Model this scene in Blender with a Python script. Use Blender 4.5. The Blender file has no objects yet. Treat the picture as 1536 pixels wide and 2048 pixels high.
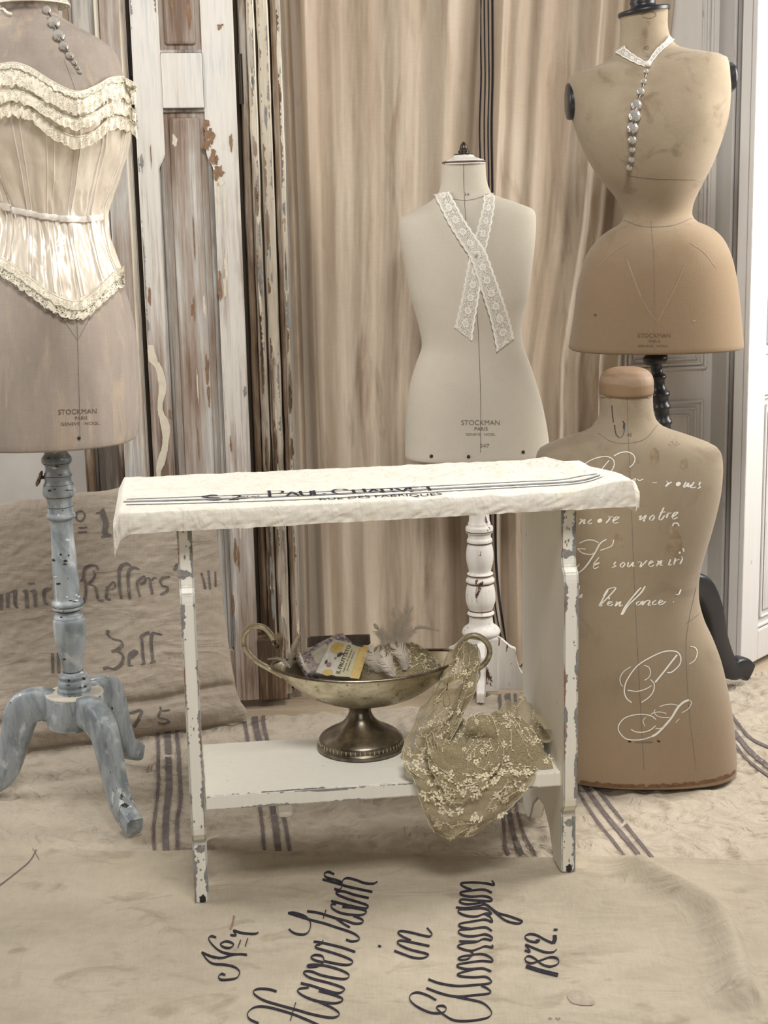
import bpy, bmesh, math, random
import numpy as np
from mathutils import Vector, Matrix, noise
from mathutils.bvhtree import BVHTree

random.seed(7)
np.random.seed(7)
scene = bpy.context.scene
COL = scene.collection

# ------------------------------------------------------------------ camera
F = 2960.0
CAM_H = 1.05
PITCH = math.radians(11.35)
ROLL = math.radians(-1.24)
cam_data = bpy.data.cameras.new('camera')
cam = bpy.data.objects.new('camera', cam_data)
COL.objects.link(cam)
cam_data.sensor_fit = 'VERTICAL'
cam_data.sensor_height = 24.0
cam_data.lens = F / 2048.0 * 24.0
cam_data.clip_start = 0.05
RM = Matrix.Rotation(math.pi / 2 - PITCH, 3, 'X') @ Matrix.Rotation(ROLL, 3, 'Z')
cam.matrix_world = Matrix.Translation((0, 0, CAM_H)) @ RM.to_4x4()
scene.camera = cam

# ------------------------------------------------------------------ world, daylight and exposure
world = bpy.data.worlds.new('world')
scene.world = world
world.use_nodes = True
bg = world.node_tree.nodes['Background']
bg.inputs[0].default_value = (0.93, 0.94, 1.0, 1)
bg.inputs[1].default_value = 0.075
scene.view_settings.view_transform = 'Standard'
scene.view_settings.look = 'None'
scene.view_settings.exposure = -0.10
scene.view_settings.gamma = 1.0
scene.view_settings.use_curve_mapping = False
scene.cycles.max_bounces = 8
scene.cycles.transparent_max_bounces = 24
scene.cycles.caustics_reflective = False
scene.cycles.caustics_refractive = False

def area(name, loc, target, sx, sy, power, color):
    d = bpy.data.lights.new(name, 'AREA')
    d.shape = 'RECTANGLE'; d.size = sx; d.size_y = sy
    d.energy = power; d.color = color
    o = bpy.data.objects.new(name, d); COL.objects.link(o)
    o.location = loc
    v = Vector(target) - Vector(loc)
    o.rotation_euler = v.to_track_quat('-Z', 'Y').to_euler()
    return o
area('window_light_left', (-1.9, 2.45, 1.6), (-.3, 2.7, 0.8), .8, 1.4, 28, (1.0, 0.97, 0.92))
area('window_light_right', (1.8, 2.95, 1.5), (0.3, 2.65, 0.8), 0.8, 1.4, 58, (1.0, 0.96, 0.90))
area('window_light_front', (0.4, -1.5, 2.0), (0.05, 2.6, 0.6), 1.6, 1.0, 17, (1.0, 0.95, 0.88))
area('ceiling_light', (0.25, 0.95, 2.5), (0.05, 2.55, 0.4), .8, .6, 46, (1.0, 0.96, 0.90))

# ------------------------------------------------------------------ picture rays and vector helpers
CAMP = Vector((0, 0, CAM_H))
def ray(px, py):
    return RM @ Vector(((px - 768) / F, -(py - 1024) / F, -1.0))
def PZ(px, py, z=0.0):
    d = ray(px, py); return CAMP + d * ((z - CAM_H) / d.z)
def PY(px, py, Y):
    d = ray(px, py); return CAMP + d * (Y / d.y)
def hit_plane(px, py, p0, n):
    d = ray(px, py); n = Vector(n)
    return CAMP + d * ((Vector(p0) - CAMP).dot(n) / d.dot(n))
def proj(p):
    q = RM.transposed() @ (Vector(p) - CAMP)
    return (768 + F * q.x / -q.z, 1024 - F * q.y / -q.z)
def lerp(a, b, t): return a + (b - a) * t
def interp(xs, ys, x): return float(np.interp(x, xs, ys))
def nz(x, y, z=0.0): return noise.noise(Vector((x, y, z)))
def smooth(pts, n=6, closed=False):
    """Catmull-Rom through 2-D or 3-D points"""
    P = [np.array(p, float) for p in pts]
    if len(P) < 3: 
        return [tuple(P[0] + (P[1] - P[0]) * i / n) for i in range(n + 1)]
    out = []
    m = len(P)
    for i in range(m if closed else m - 1):
        p1, p2 = P[i], P[(i + 1) % m]
        p0 = P[i - 1] if (i > 0 or closed) else 2 * p1 - p2
        p3 = P[(i + 2) % m] if (i + 2 < m or closed) else 2 * p2 - p1
        for k in range(n):
            t = k / n
            out.append(tuple(0.5 * ((2 * p1) + (-p0 + p2) * t + (2 * p0 - 5 * p1 + 4 * p2 - p3) * t * t + (-p0 + 3 * p1 - 3 * p2 + p3) * t ** 3)))
    if not closed: out.append(tuple(P[-1]))
    return out

# ------------------------------------------------------------------ object helpers
def tag(o, label=None, cat=None, group=None, kind=None):
    if label: o['label'] = label
    if cat: o['category'] = cat
    if group: o['group'] = group
    if kind: o['kind'] = kind
    return o
def thing(name, label, cat, loc, group=None):
    o = bpy.data.objects.new(name, None); COL.objects.link(o)
    o.empty_display_size = 0.02
    o.location = loc
    o['wloc'] = tuple(loc)
    return tag(o, label, cat, group)

class MB:
    def __init__(s):
        s.v = []; s.f = []; s.m = []; s.uv = {}
    def add(s, verts, faces, mi=0):
        b = len(s.v)
        s.v += [Vector(p) for p in verts]
        for f in faces:
            s.f.append(tuple(i + b for i in f)); s.m.append(mi)
        return b
    def grid(s, G, mi=0, cu=False, cv=False, uv=None):
        """G[i][j] points"""
        n = len(G); m = len(G[0])
        b = len(s.v)
        for r in G: s.v += [Vector(p) for p in r]
        for i in range(n if cu else n - 1):
            for j in range(m if cv else m - 1):
                i2 = (i + 1) % n; j2 = (j + 1) % m
                s.f.append((b + i * m + j, b + i * m + j2, b + i2 * m + j2, b + i2 * m + j)); s.m.append(mi)
                if uv is not None:
                    jj2 = j + 1; ii2 = i + 1
                    s.uv[len(s.f) - 1] = [uv(i / (n - 1), j / (m - 1)), uv(i / (n - 1), jj2 / (m - 1)), uv(ii2 / (n - 1), jj2 / (m - 1)), uv(ii2 / (n - 1), j / (m - 1))]
        return b
    def fan(s, ring, centre=None, mi=0, flip=False):
        c = centre or sum((Vector(p) for p in ring), Vector()) / len(ring)
        b = len(s.v); s.v += [Vector(p) for p in ring] + [Vector(c)]
        n = len(ring)
        for i in range(n):
            t = (b + i, b + (i + 1) % n, b + n)
            s.f.append(t[::-1] if flip else t); s.m.append(mi)
    def box(s, o, ax, ay, az, mi=0):
        """corner o and three edge vectors"""
        o = Vector(o); ax = Vector(ax); ay = Vector(ay); az = Vector(az)
        vs = [o + ax * i + ay * j + az * k for k in (0, 1) for j in (0, 1) for i in (0, 1)]
        s.add(vs, [(0, 2, 3, 1), (4, 5, 7, 6), (0, 1, 5, 4), (2, 6, 7, 3), (0, 4, 6, 2), (1, 3, 7, 5)], mi)
    def rbox(s, o, ax, ay, az, r=0.004, seg=2, mi=0):
        """box with rounded edges"""
        bm = bmesh.new()
        bmesh.ops.create_cube(bm, size=1.0)
        ax = Vector(ax); ay = Vector(ay); az = Vector(az)
        for v in bm.verts: v.co = Vector(((v.co.x + .5) * ax.length, (v.co.y + .5) * ay.length, (v.co.z + .5) * az.length))
        bmesh.ops.bevel(bm, geom=bm.edges[:], offset=r, segments=seg, profile=0.5, affect='EDGES')
        X, Y, Z = ax.normalized(), ay.normalized(), az.normalized()
        bm.verts.index_update()
        s.add([Vector(o) + X * v.co.x + Y * v.co.y + Z * v.co.z for v in bm.verts], [tuple(v.index for v in f.verts) for f in bm.faces], mi)
        bm.free()
    def lathe(s, prof, base, axis=(0, 0, 1), seg=32, mi=0, cap=True, side=None):
        """prof list of (radius, distance along axis)"""
        A = Vector(axis).normalized()
        X = (Vector(side) if side else (Vector((1, 0, 0)) if abs(A.x) < .9 else Vector((0, 1, 0))))
        X = (X - A * X.dot(A)).normalized(); Y = A.cross(X)
        G = []
        for r, h in prof:
            G.append([Vector(base) + A * h + (X * math.cos(a) + Y * math.sin(a)) * r for a in [2 * math.pi * k / seg for k in range(seg)]])
        s.grid(G, mi, cv=True)
        if cap:
            if prof[0][0] > 1e-5: s.fan(G[0], mi=mi, flip=True)
            if prof[-1][0] > 1e-5: s.fan(G[-1], mi=mi)
    def tube(s, pts, rad, seg=8, mi=0, closed=False, flat=1.0):
        P = [Vector(p) for p in pts]; n = len(P)
        R_ = rad if isinstance(rad, (list, tuple)) else [rad] * n
        G = []; up = None
        for i in range(n):
            if closed: t = P[(i + 1) % n] - P[i - 1]
            else: t = P[min(i + 1, n - 1)] - P[max(i - 1, 0)]
            t.normalize()
            if up is None:
                up = Vector((0, 0, 1)) if abs(t.z) < .9 else Vector((1, 0, 0))
            up = (up - t * up.dot(t)).normalized()
            b = t.cross(up)
            G.append([P[i] + (up * math.cos(a) * flat + b * math.sin(a)) * R_[i] for a in [2 * math.pi * k / seg for k in range(seg)]])
        s.grid(G, mi, cu=closed, cv=True)
        if not closed: s.fan(G[0], mi=mi, flip=True); s.fan(G[-1], mi=mi)
    def prism(s, poly, d, mi=0):
        """planar polygon (3-D points) extruded by vector d, ends filled by ngons"""
        P = [Vector(p) for p in poly]; d = Vector(d); n = len(P)
        b = s.add(P + [p + d for p in P], [], mi)
        s.f.append(tuple(b + i for i in range(n))[::-1]); s.m.append(mi)
        s.f.append(tuple(b + n + i for i in range(n))); s.m.append(mi)
        for i in range(n):
            j = (i + 1) % n
            s.f.append((b + i, b + j, b + n + j, b + n + i)); s.m.append(mi)
    def bvh(s):
        return BVHTree.FromPolygons([tuple(p) for p in s.v], s.f, all_triangles=False)
    def build(s, name, mats, parent=None, smooth_=True, recalc=True, origin=None, autosm=None):
        me = bpy.data.meshes.new(name)
        if parent is not None:
            o0 = Vector(parent.get('wloc', (0, 0, 0)))
        elif origin is not None: o0 = Vector(origin)
        else:
            xs = [p.x for p in s.v]; ys = [p.y for p in s.v]
            o0 = Vector(((min(xs) + max(xs)) / 2, (min(ys) + max(ys)) / 2, min(p.z for p in s.v)))
        me.from_pydata([tuple(p - o0) for p in s.v], [], s.f)
        mats = mats if isinstance(mats, (list, tuple)) else [mats]
        for m in mats: me.materials.append(m)
        for p, mi in zip(me.polygons, s.m):
            p.material_index = min(mi, len(mats) - 1); p.use_smooth = smooth_
        if s.uv:
            ul = me.uv_layers.new(name='UVMap')
            for fi, c in s.uv.items():
                for k, li in enumerate(me.polygons[fi].loop_indices):
                    if k < len(c): ul.data[li].uv = c[k]
        if recalc:
            bm = bmesh.new(); bm.from_mesh(me)
            bmesh.ops.recalc_face_normals(bm, faces=bm.faces[:])
            bm.to_mesh(me); bm.free()
        if autosm is not None:
            me.polygons.foreach_set('use_smooth', [True] * len(me.polygons))
            me.set_sharp_from_angle(angle=math.radians(autosm))
        me.update()
        o = bpy.data.objects.new(name, me); COL.objects.link(o)
        if parent is not None:
            o.parent = parent
            o['wloc'] = tuple(o0)
        else:
            o.location = o0; o['wloc'] = tuple(o0)
        return o

def chips(mb, p0, p1, inward, normal, wmax, mi, seed=0, thr=.08, step=.0016, fr=38, lift=.0004):
    """flaked paint running in from an edge: strips of irregular width"""
    p0 = Vector(p0); p1 = Vector(p1); L_ = (p1 - p0).length; n = max(4, int(L_ / step)); d = Vector(inward).normalized(); N_ = Vector(normal).normalized()
    run = []
    def flush():
        if len(run) > 2: mb.grid([[r[0] for r in run], [r[1] for r in run]], mi)
    for i in range(n + 1):
        x = L_ * i / n; q = p0.lerp(p1, i / n) + N_ * lift
        w = (nz(x * fr, seed, 1.3) + .45 * nz(x * fr * 3.1, seed, 5) + .4 * nz(x * fr * 11, seed, 8) - thr) * wmax * 1.7
        w = min(w, wmax)
        if w > .0004: run.append((q, q + d * w))
        else:
            flush(); run = []
    flush()
def flake(mb, c, ax, ay, rx, ry, mi, seed, n=22, jag=.55, lift=0):
    """one flake-shaped bare patch; ax, ay in-plane unit vectors"""
    ring = []
    for k in range(n):
        a = 2 * math.pi * k / n; r = 1 + jag * (nz(math.cos(a) * 1.6 + seed, math.sin(a) * 1.6, seed) + .6 * nz(math.cos(a) * 5 + seed, math.sin(a) * 5, seed + 2))
        ring.append(Vector(c) + Vector(ax) * rx * r * math.cos(a) + Vector(ay) * ry * r * math.sin(a))
    mb.fan(ring, Vector(c), mi=mi)

# writing and woven stripes: ribbons laid on a surface
def cast(bvh, px, py, lift):
    d = ray(px, py).normalized()
    h = bvh.ray_cast(CAMP, d)
    if h[0] is None: return None
    n = h[1] if h[1].dot(d) < 0 else -h[1]
    return h[0] + n * lift
def ink(mb, bvh, pts, w, mi, lift=0.0012, n=6, nib=None, thick=None, wmin=0.35, taper=False, closed=False):
    """pts in picture pixels; w in px.  thick = direction (px) in which a stroke is at full width"""
    P = smooth(pts, n, closed) if len(pts) > 2 else smooth(pts, max(4, n))
    row = []
    m = len(P)
    for i, p in enumerate(P):
        a = P[max(i - 1, 0)]; b = P[min(i + 1, m - 1)]
        t = np.array((b[0] - a[0], b[1] - a[1])); L = np.linalg.norm(t) or 1; t = t / L
        ww = w
        if thick is not None:
            T = np.array(thick, float); T /= np.linalg.norm(T)
            c = abs(t.dot(T)); ww = w * (wmin + (1 - wmin) * c ** 3)
        if nib is not None:
            N = np.array(nib, float)
            c = abs(t[0] * N[1] - t[1] * N[0]) / np.linalg.norm(N)
            ww = w * max(wmin, c)
        if taper:
            ww *= max(.25, math.sin(math.pi * (i + .5) / m) ** .5)
        pr = (-t[1] * ww / 2, t[0] * ww / 2)
        A = cast(bvh, p[0] + pr[0], p[1] + pr[1], lift); B = cast(bvh, p[0] - pr[0], p[1] - pr[1], lift)
        if A is None or B is None or (A - B).length > 0.03:
            if len(row) > 1: mb.grid([[q[0] for q in row], [q[1] for q in row], [q[2] for q in row]], mi)
            row = []
            continue
        if row and ((row[-1][0] - A).length > 0.08): 
            if len(row) > 1: mb.grid([[q[0] for q in row], [q[1] for q in row], [q[2] for q in row]], mi)
            row = []
        Mm = cast(bvh, p[0], p[1], lift)
        if Mm is None or (Mm - A).length > .03: Mm = (A + B) / 2
        row.append((A, Mm, B))
    if len(row) > 1: mb.grid([[q[0] for q in row], [q[1] for q in row], [q[2] for q in row]], mi)

def text_polys(body, size=1.0, bold=0.0):
    cu = bpy.data.curves.new('tmp', 'FONT'); cu.body = body; cu.size = size; cu.align_x = 'CENTER'
    cu.offset = bold; cu.resolution_u = 3
    o = bpy.data.objects.new('tmp', cu); COL.objects.link(o)
    dg = bpy.context.evaluated_depsgraph_get(); dg.update()
    me = o.evaluated_get(dg).to_mesh()
    V = [(v.co.x, v.co.y) for v in me.vertices]; Fs = [tuple(p.vertices) for p in me.polygons]
    o.evaluated_get(dg).to_mesh_clear()
    bpy.data.objects.remove(o); bpy.data.curves.remove(cu)
    return V, Fs
def text_px(mb, bvh, body, cx, cy, h, mi, ang=0.0, sx=1.0, lift=0.0012, bold=0.0, wob=0.0):
    V, Fs = text_polys(body, 1.0, bold)
    ca, sa = math.cos(ang), math.sin(ang)
    Q = []
    for x, y in V:
        X = x * h / .7 * sx; Y = -y * h / .7
        p = cast(bvh, cx + X * ca - Y * sa, cy + X * sa + Y * ca, lift)
        Q.append(p)
    b = len(mb.v); idx = {}
    for i, q in enumerate(Q):
        if q is not None: idx[i] = len(mb.v); mb.v.append(q)
    for f in Fs:
        if all(i in idx for i in f): mb.f.append(tuple(idx[i] for i in f)); mb.m.append(mi)

# ------------------------------------------------------------------ materials
def newmat(name):
    m = bpy.data.materials.new(name); m.use_nodes = True
    nt = m.node_tree; nt.nodes.clear()
    out = nt.nodes.new('ShaderNodeOutputMaterial')
    b = nt.nodes.new('ShaderNodeBsdfPrincipled')
    nt.links.new(b.outputs[0], out.inputs[0])
    return m, nt, b
def N(nt, t, **kw):
    n = nt.nodes.new(t)
    for k, v in kw.items(): setattr(n, k, v)
    return n
def L(nt, a, b): nt.links.new(a, b)
def coords(nt, scale=(1, 1, 1), kind='Object', rot=(0, 0, 0)):
    tc = N(nt, 'ShaderNodeTexCoord'); mp = N(nt, 'ShaderNodeMapping')
    mp.inputs['Scale'].default_value = scale; mp.inputs['Rotation'].default_value = rot
    L(nt, tc.outputs[kind], mp.inputs[0]); return mp.outputs[0]
def noise_n(nt, vec, scale, detail=4, rough=.55, dist=0.0):
    n = N(nt, 'ShaderNodeTexNoise'); n.inputs['Scale'].default_value = scale
    n.inputs['Detail'].default_value = detail; n.inputs['Roughness'].default_value = rough
    n.inputs['Distortion'].default_value = dist
    L(nt, vec, n.inputs['Vector']); return n.outputs['Fac']
def ramp(nt, fac, stops):
    r = N(nt, 'ShaderNodeValToRGB'); e = r.color_ramp.elements
    while len(e) < len(stops): e.new(0.5)
    for el, (p, c) in zip(e, stops):
        el.position = p; el.color = (*c, 1) if len(c) == 3 else c
    L(nt, fac, r.inputs[0]); return r.outputs[0]
def mix(nt, fac, a, b, mode='MIX'):
    m = N(nt, 'ShaderNodeMix', data_type='RGBA', blend_type=mode)
    for s, v in ((0, fac), (6, a), (7, b)):
        if hasattr(v, 'links') or hasattr(v, 'is_linked'): L(nt, v, m.inputs[s])
        else: m.inputs[s].default_value = v if s == 0 else ((*v, 1) if len(v) == 3 else v)
    return m.outputs[2]
def mth(nt, op, a, b=None, c=None):
    m = N(nt, 'ShaderNodeMath', operation=op)
    for i, v in enumerate((a, b, c)):
        if v is None: continue
        if hasattr(v, 'is_linked'): L(nt, v, m.inputs[i])
        else: m.inputs[i].default_value = v
    return m.outputs[0]
def bump(nt, bsdf, h, strength=.3, dist=.002):
    b = N(nt, 'ShaderNodeBump'); b.inputs['Strength'].default_value = strength; b.inputs['Distance'].default_value = dist
    L(nt, h, b.inputs['Height']); L(nt, b.outputs[0], bsdf.inputs['Normal'])
W = (1, 1, 1); K = (0, 0, 0)

TONE = {'quilted_linen': .82, 'sack_canvas': .72, 'grain_sack_linen': .88, 'curtain_linen': .86, 'form_linen_grey': .92, 'form_linen_tan': .66, 'form_linen_brown': .66, 'form_linen_mauve': .90}
def linen(name, c1, c2, c3=None, big=6, weave=420, bs=.25, streak=(1, 1, 1), rough=.9, trans=0.0, sheen=.15, wv=.16, low=None, crinkle=None):
    """woven cloth: slub threads both ways over soft blotches of tone"""
    kk = TONE.get(name, 1.0); c1, c2 = tuple(x * kk for x in c1), tuple(x * kk for x in c2); c3 = tuple(x * kk for x in c3) if c3 else None
    m, nt, b = newmat(name)
    v = coords(nt)
    blot = noise_n(nt, coords(nt, streak), big, 5, .6)
    col = mix(nt, ramp(nt, blot, [(.32, K), (.68, W)]), c1, c2)
    if c3:
        st = noise_n(nt, coords(nt, streak), big * 2.3, 4, .6, .6)
        col = mix(nt, ramp(nt, st, [(.56, K), (.74, W)]), col, c3)
    if low:      # browner where handling and age have darkened the cloth below
        sz_ = N(nt, 'ShaderNodeSeparateXYZ'); L(nt, v, sz_.inputs[0])
        lw = mth(nt, 'ADD', mth(nt, 'MULTIPLY', mth(nt, 'SUBTRACT', low[1], sz_.outputs[2]), low[2]), mth(nt, 'MULTIPLY', noise_n(nt, v, 7, 5, .6), .9))
        col = mix(nt, ramp(nt, lw, [(.25, K), (.85, W)]), col, low[0])
    th = noise_n(nt, coords(nt, (weave, weave * .12, weave * .12)), 1, 2, .5)
    tv = noise_n(nt, coords(nt, (weave * .12, weave * .12, weave)), 1, 2, .5)
    tsum = mth(nt, 'ADD', th, tv)
    g = ramp(nt, mth(nt, 'MULTIPLY', tsum, .5), [(.3, (1 - wv,) * 3), (.7, (1 + wv * .5,) * 3)])
    col = mix(nt, 1.0, col, g, 'MULTIPLY')
    L(nt, col, b.inputs['Base Color'])
    b.inputs['Roughness'].default_value = rough
    b.inputs['Specular IOR Level'].default_value = .15
    b.inputs['Sheen Weight'].default_value = sheen
    bump(nt, b, tsum, bs, .0015)
    if crinkle:   # pressed creases of washed cloth
        sc_, dist_, stt = crinkle
        cn = noise_n(nt, coords(nt, stt), sc_, 3, .55, .8)
        rd = mth(nt, 'SUBTRACT', 1.0, mth(nt, 'MULTIPLY', mth(nt, 'ABSOLUTE', mth(nt, 'SUBTRACT', cn, .5)), 5.0))
        b1 = [n for n in nt.nodes if n.type == 'BUMP'][0]
        b2 = N(nt, 'ShaderNodeBump'); b2.inputs['Strength'].default_value = .9; b2.inputs['Distance'].default_value = dist_
        L(nt, rd, b2.inputs['Height']); L(nt, b2.outputs[0], b1.inputs['Normal'])
    if trans > 0:
        tr = N(nt, 'ShaderNodeBsdfTranslucent'); L(nt, col, tr.inputs[0])
        ms = N(nt, 'ShaderNodeMixShader'); ms.inputs[0].default_value = trans
        L(nt, b.outputs[0], ms.inputs[1]); L(nt, tr.outputs[0], ms.inputs[2])
        out = [n for n in nt.nodes if n.type == 'OUTPUT_MATERIAL'][0]
        L(nt, ms.outputs[0], out.inputs[0])
    return m

def peeling(name, paint, primer, wood, grain=(14, 14, 1.1), t1=.5, t2=.62, edge=None, rough=.6, bs=.35, washes=None, low=None, fine_k=.88):
    """old paint worn through to primer and bare wood along the grain"""
    m, nt, b = newmat(name)
    vg = coords(nt, grain)
    n1 = noise_n(nt, vg, 1.4, 8, .62, .3)
    n2 = noise_n(nt, coords(nt, (grain[0] * 1.6, grain[1] * 1.6, grain[2] * 2.2)), 1.6, 6, .6, .8)
    fine = noise_n(nt, coords(nt, (90, 90, 5)), 1.0, 4, .6)
    pc = mix(nt, ramp(nt, fine, [(.35, K), (.7, W)]), tuple(c * fine_k for c in paint), paint)
    if washes:
        for (c, lo, hi, sc) in washes:
            wn = noise_n(nt, coords(nt, (grain[0] * .3, grain[1] * .3, grain[2] * .8)), sc, 5, .6, .5)
            pc = mix(nt, ramp(nt, wn, [(lo, K), (hi, W)]), pc, c)
    if low:   # paint thins out lower down
        sz_ = N(nt, 'ShaderNodeSeparateXYZ'); L(nt, coords(nt), sz_.inputs[0])
        lw = mth(nt, 'ADD', mth(nt, 'MULTIPLY', sz_.outputs[2], -1.0), mth(nt, 'MULTIPLY', noise_n(nt, coords(nt, (14, 14, 1.4)), 1, 5, .6), 1.6))
        pc = mix(nt, ramp(nt, lw, [(-.0, K), (.30, W)]), pc, low)
    m1 = ramp(nt, n1, [(t1, K), (t1 + .025, W)])
    m2 = ramp(nt, n2, [(t2, K), (t2 + .02, W)])
    if edge:
        bv = N(nt, 'ShaderNodeBevel'); bv.samples = 4; bv.inputs['Radius'].default_value = edge
        ge = N(nt, 'ShaderNodeNewGeometry')
        vm = N(nt, 'ShaderNodeVectorMath', operation='DOT_PRODUCT')
        L(nt, bv.outputs[0], vm.inputs[0]); L(nt, ge.outputs['Normal'], vm.inputs[1])
        e = mth(nt, 'SUBTRACT', 1.0, vm.outputs['Value'])
        en = mth(nt, 'ADD', mth(nt, 'MULTIPLY', e, 2.6), mth(nt, 'MULTIPLY', noise_n(nt, coords(nt, (60, 60, 26)), 1.0, 4, .65), 1.0))
        me_ = ramp(nt, en, [(.70, K), (.73, W)])
        m1 = mix(nt, 1.0, m1, me_, 'LIGHTEN')
    col = mix(nt, m1, pc, primer)
    wn = mix(nt, ramp(nt, fine, [(.3, K), (.7, W)]), tuple(c * .6 for c in wood), wood)
    m12 = mix(nt, 1.0, m1, m2, 'MULTIPLY')
    col = mix(nt, m12, col, wn)
    L(nt, col, b.inputs['Base Color'])
    b.inputs['Roughness'].default_value = rough
    h = mix(nt, 1.0, mix(nt, .4, (1, 1, 1), m1, 'SUBTRACT'), fine, 'MULTIPLY')
    bump(nt, b, h, bs, .002)
    return m

def plain(name, c, rough=.5, metal=0.0, spec=.5, var=.12, sc=30, bs=0.0):
    m, nt, b = newmat(name)
    n = noise_n(nt, coords(nt), sc, 5, .6)
    L(nt, mix(nt, ramp(nt, n, [(.3, K), (.7, W)]), tuple(x * (1 - var) for x in c), tuple(min(1, x * (1 + var)) for x in c)), b.inputs['Base Color'])
    b.inputs['Roughness'].default_value = rough; b.inputs['Metallic'].default_value = metal
    b.inputs['Specular IOR Level'].default_value = spec
    if bs: bump(nt, b, n, bs, .001)
    return m

M = {}
M['blanket'] = linen('quilted_linen', (.53, .455, .36), (.62, .54, .435), (.44, .37, .285), big=3.5, weave=500, bs=.35, wv=.09, crinkle=(15, .0042, (1, 1.25, 1)))
M['canvas'] = linen('sack_canvas', (.53, .455, .345), (.66, .575, .45), (.40, .33, .24), big=6.0, weave=380, bs=.3, streak=(.8, 1.3, 1), wv=.09, crinkle=(7, .0026, (.9, 1.9, 1)))
M['stripe'] = linen('stripe_yarn', (.145, .12, .12), (.20, .17, .165), None, big=40, sheen=0)
M['ink'] = linen('black_ink', (.022, .02, .028), (.04, .036, .045), None, big=80, rough=.9, sheen=0)
M['fadeink'] = linen('faded_ink', (.13, .11, .10), (.24, .20, .175), None, big=60, sheen=0)
M['sack'] = linen('grain_sack_linen', (.43, .365, .295), (.52, .445, .365), (.36, .30, .24), big=3.0, weave=450, bs=.45, streak=(.8, 1, 1.5), wv=.08, crinkle=(8, .0022, (.7, 1, 2)))
M['curtain'] = linen('curtain_linen', (.56, .445, .335), (.84, .735, .60), (.45, .335, .245), big=2.2, weave=420, bs=.12, streak=(4.0, 2.0, .5), trans=.25, wv=.06)  # light and dark streak colours paint light coming through the sheer layers
M['curtain2'] = linen('curtain_linen_dark', (.50, .40, .28), (.58, .48, .35), None, big=1.6, weave=330, bs=.2, streak=(6, 3, .7), trans=.2)
M['form_mid'] = linen('form_linen_grey', (.56, .515, .43), (.63, .58, .49), None, big=4, weave=600, bs=.08, wv=.05)
M['form_right'] = linen('form_linen_tan', (.46, .365, .25), (.60, .495, .36), (.30, .215, .135), big=7, weave=600, bs=.12, wv=.06, low=((.26, .185, .115), 1.02, 2.4))
M['form_left'] = linen('form_linen_mauve', (.34, .285, .245), (.47, .40, .345), (.55, .44, .33), big=4.5, weave=500, bs=.12, streak=(3.5, 3.5, .8), wv=.07)
M['form_floor'] = linen('form_linen_brown', (.42, .335, .235), (.49, .40, .285), (.33, .26, .18), big=4, weave=600, bs=.10, wv=.05, low=((.30, .22, .145), .22, 2.0))
def weathered(name, stops, zc=1.0, zk=.5, g=(13, 13, .75), contrast=2.3, seed=0, rough=.75):
    """many thin coats worn through in vertical streaks; zk shifts the balance of coats with height"""
    m, nt, b = newmat(name)
    a = noise_n(nt, coords(nt, g), 1.0 + seed * .07, 9, .68, .25)
    c = noise_n(nt, coords(nt, (g[0] * 5, g[1] * 5, g[2] * 3.5)), 1.1, 7, .7, .15)
    d = noise_n(nt, coords(nt, (3.5, 3.5, 1.3)), 1.3 + seed * .1, 4, .6, .4)
    sz_ = N(nt, 'ShaderNodeSeparateXYZ'); L(nt, coords(nt), sz_.inputs[0])
    v = mth(nt, 'ADD', mth(nt, 'MULTIPLY', mth(nt, 'SUBTRACT', a, .5), contrast), mth(nt, 'MULTIPLY', mth(nt, 'SUBTRACT', c, .5), contrast * .75))
    v = mth(nt, 'ADD', v, mth(nt, 'MULTIPLY', mth(nt, 'SUBTRACT', d, .5), contrast * .7))
    v = mth(nt, 'ADD', v, mth(nt, 'MULTIPLY', mth(nt, 'SUBTRACT', sz_.outputs[2], zc), zk))
    L(nt, ramp(nt, mth(nt, 'ADD', v, .5), stops), b.inputs['Base Color'])
    b.inputs['Roughness'].default_value = rough; b.inputs['Specular IOR Level'].default_value = .3
    bump(nt, b, mth(nt, 'ADD', a, c), .45, .003)
    return m
M['runner'] = linen('runner_linen', (.73, .69, .60), (.81, .77, .695), (.72, .665, .52), big=7, weave=350, bs=.25, wv=.06, crinkle=(24, .0025, (1, 1, .4)))
M['bench'] = peeling('bench_paint', (.90, .875, .80), (.34, .34, .33), (.20, .10, .05), grain=(10, 10, 3), t1=.76, t2=.70, edge=.0035, washes=[((.82, .78, .66), .5, .7, 1.5)], fine_k=.97)
M['primer'] = plain('grey_primer', (.27, .27, .26), .8, sc=90, var=.25)
M['redwood'] = plain('bare_red_wood', (.30, .13, .07), .8, sc=90, var=.35)
M['tanwood'] = plain('bare_tan_wood', (.27, .165, .10), .85, sc=90, var=.3)
M['creamflake'] = plain('cream_flake', (.74, .68, .55), .7, sc=60, var=.1)
M['bench_in'] = peeling('bench_paint_side', (.60, .61, .585), (.32, .32, .30), (.2, .1, .05), grain=(8, 8, 5), t1=.76, t2=.8, edge=.004)
M['shutter'] = peeling('shutter_paint', (.76, .73, .68), (.46, .38, .31), (.38, .19, .085), grain=(11, 11, .9), t1=.585, t2=.60, washes=[((.50, .42, .36), .44, .62, 1.2)], low=(.46, .36, .29))
M['shutter_panel'] = peeling('shutter_panel_paint', (.46, .43, .385), (.72, .67, .58), (.40, .22, .12), grain=(16, 16, .8), t1=.545, t2=.60, washes=[((.38, .28, .22), .42, .60, 1.5)])
M['shutter_grey'] = peeling('shutter_grey_paint', (.36, .33, .30), (.52, .49, .44), (.20, .13, .09), grain=(11, 11, .7), t1=.56, t2=.66, washes=[((.24, .20, .175), .45, .6, 1.5)])
M['shutter_cream'] = peeling('shutter_cream_paint', (.56, .48, .37), (.30, .24, .17), (.14, .085, .05), grain=(12, 12, .8), t1=.62, t2=.55)
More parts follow.
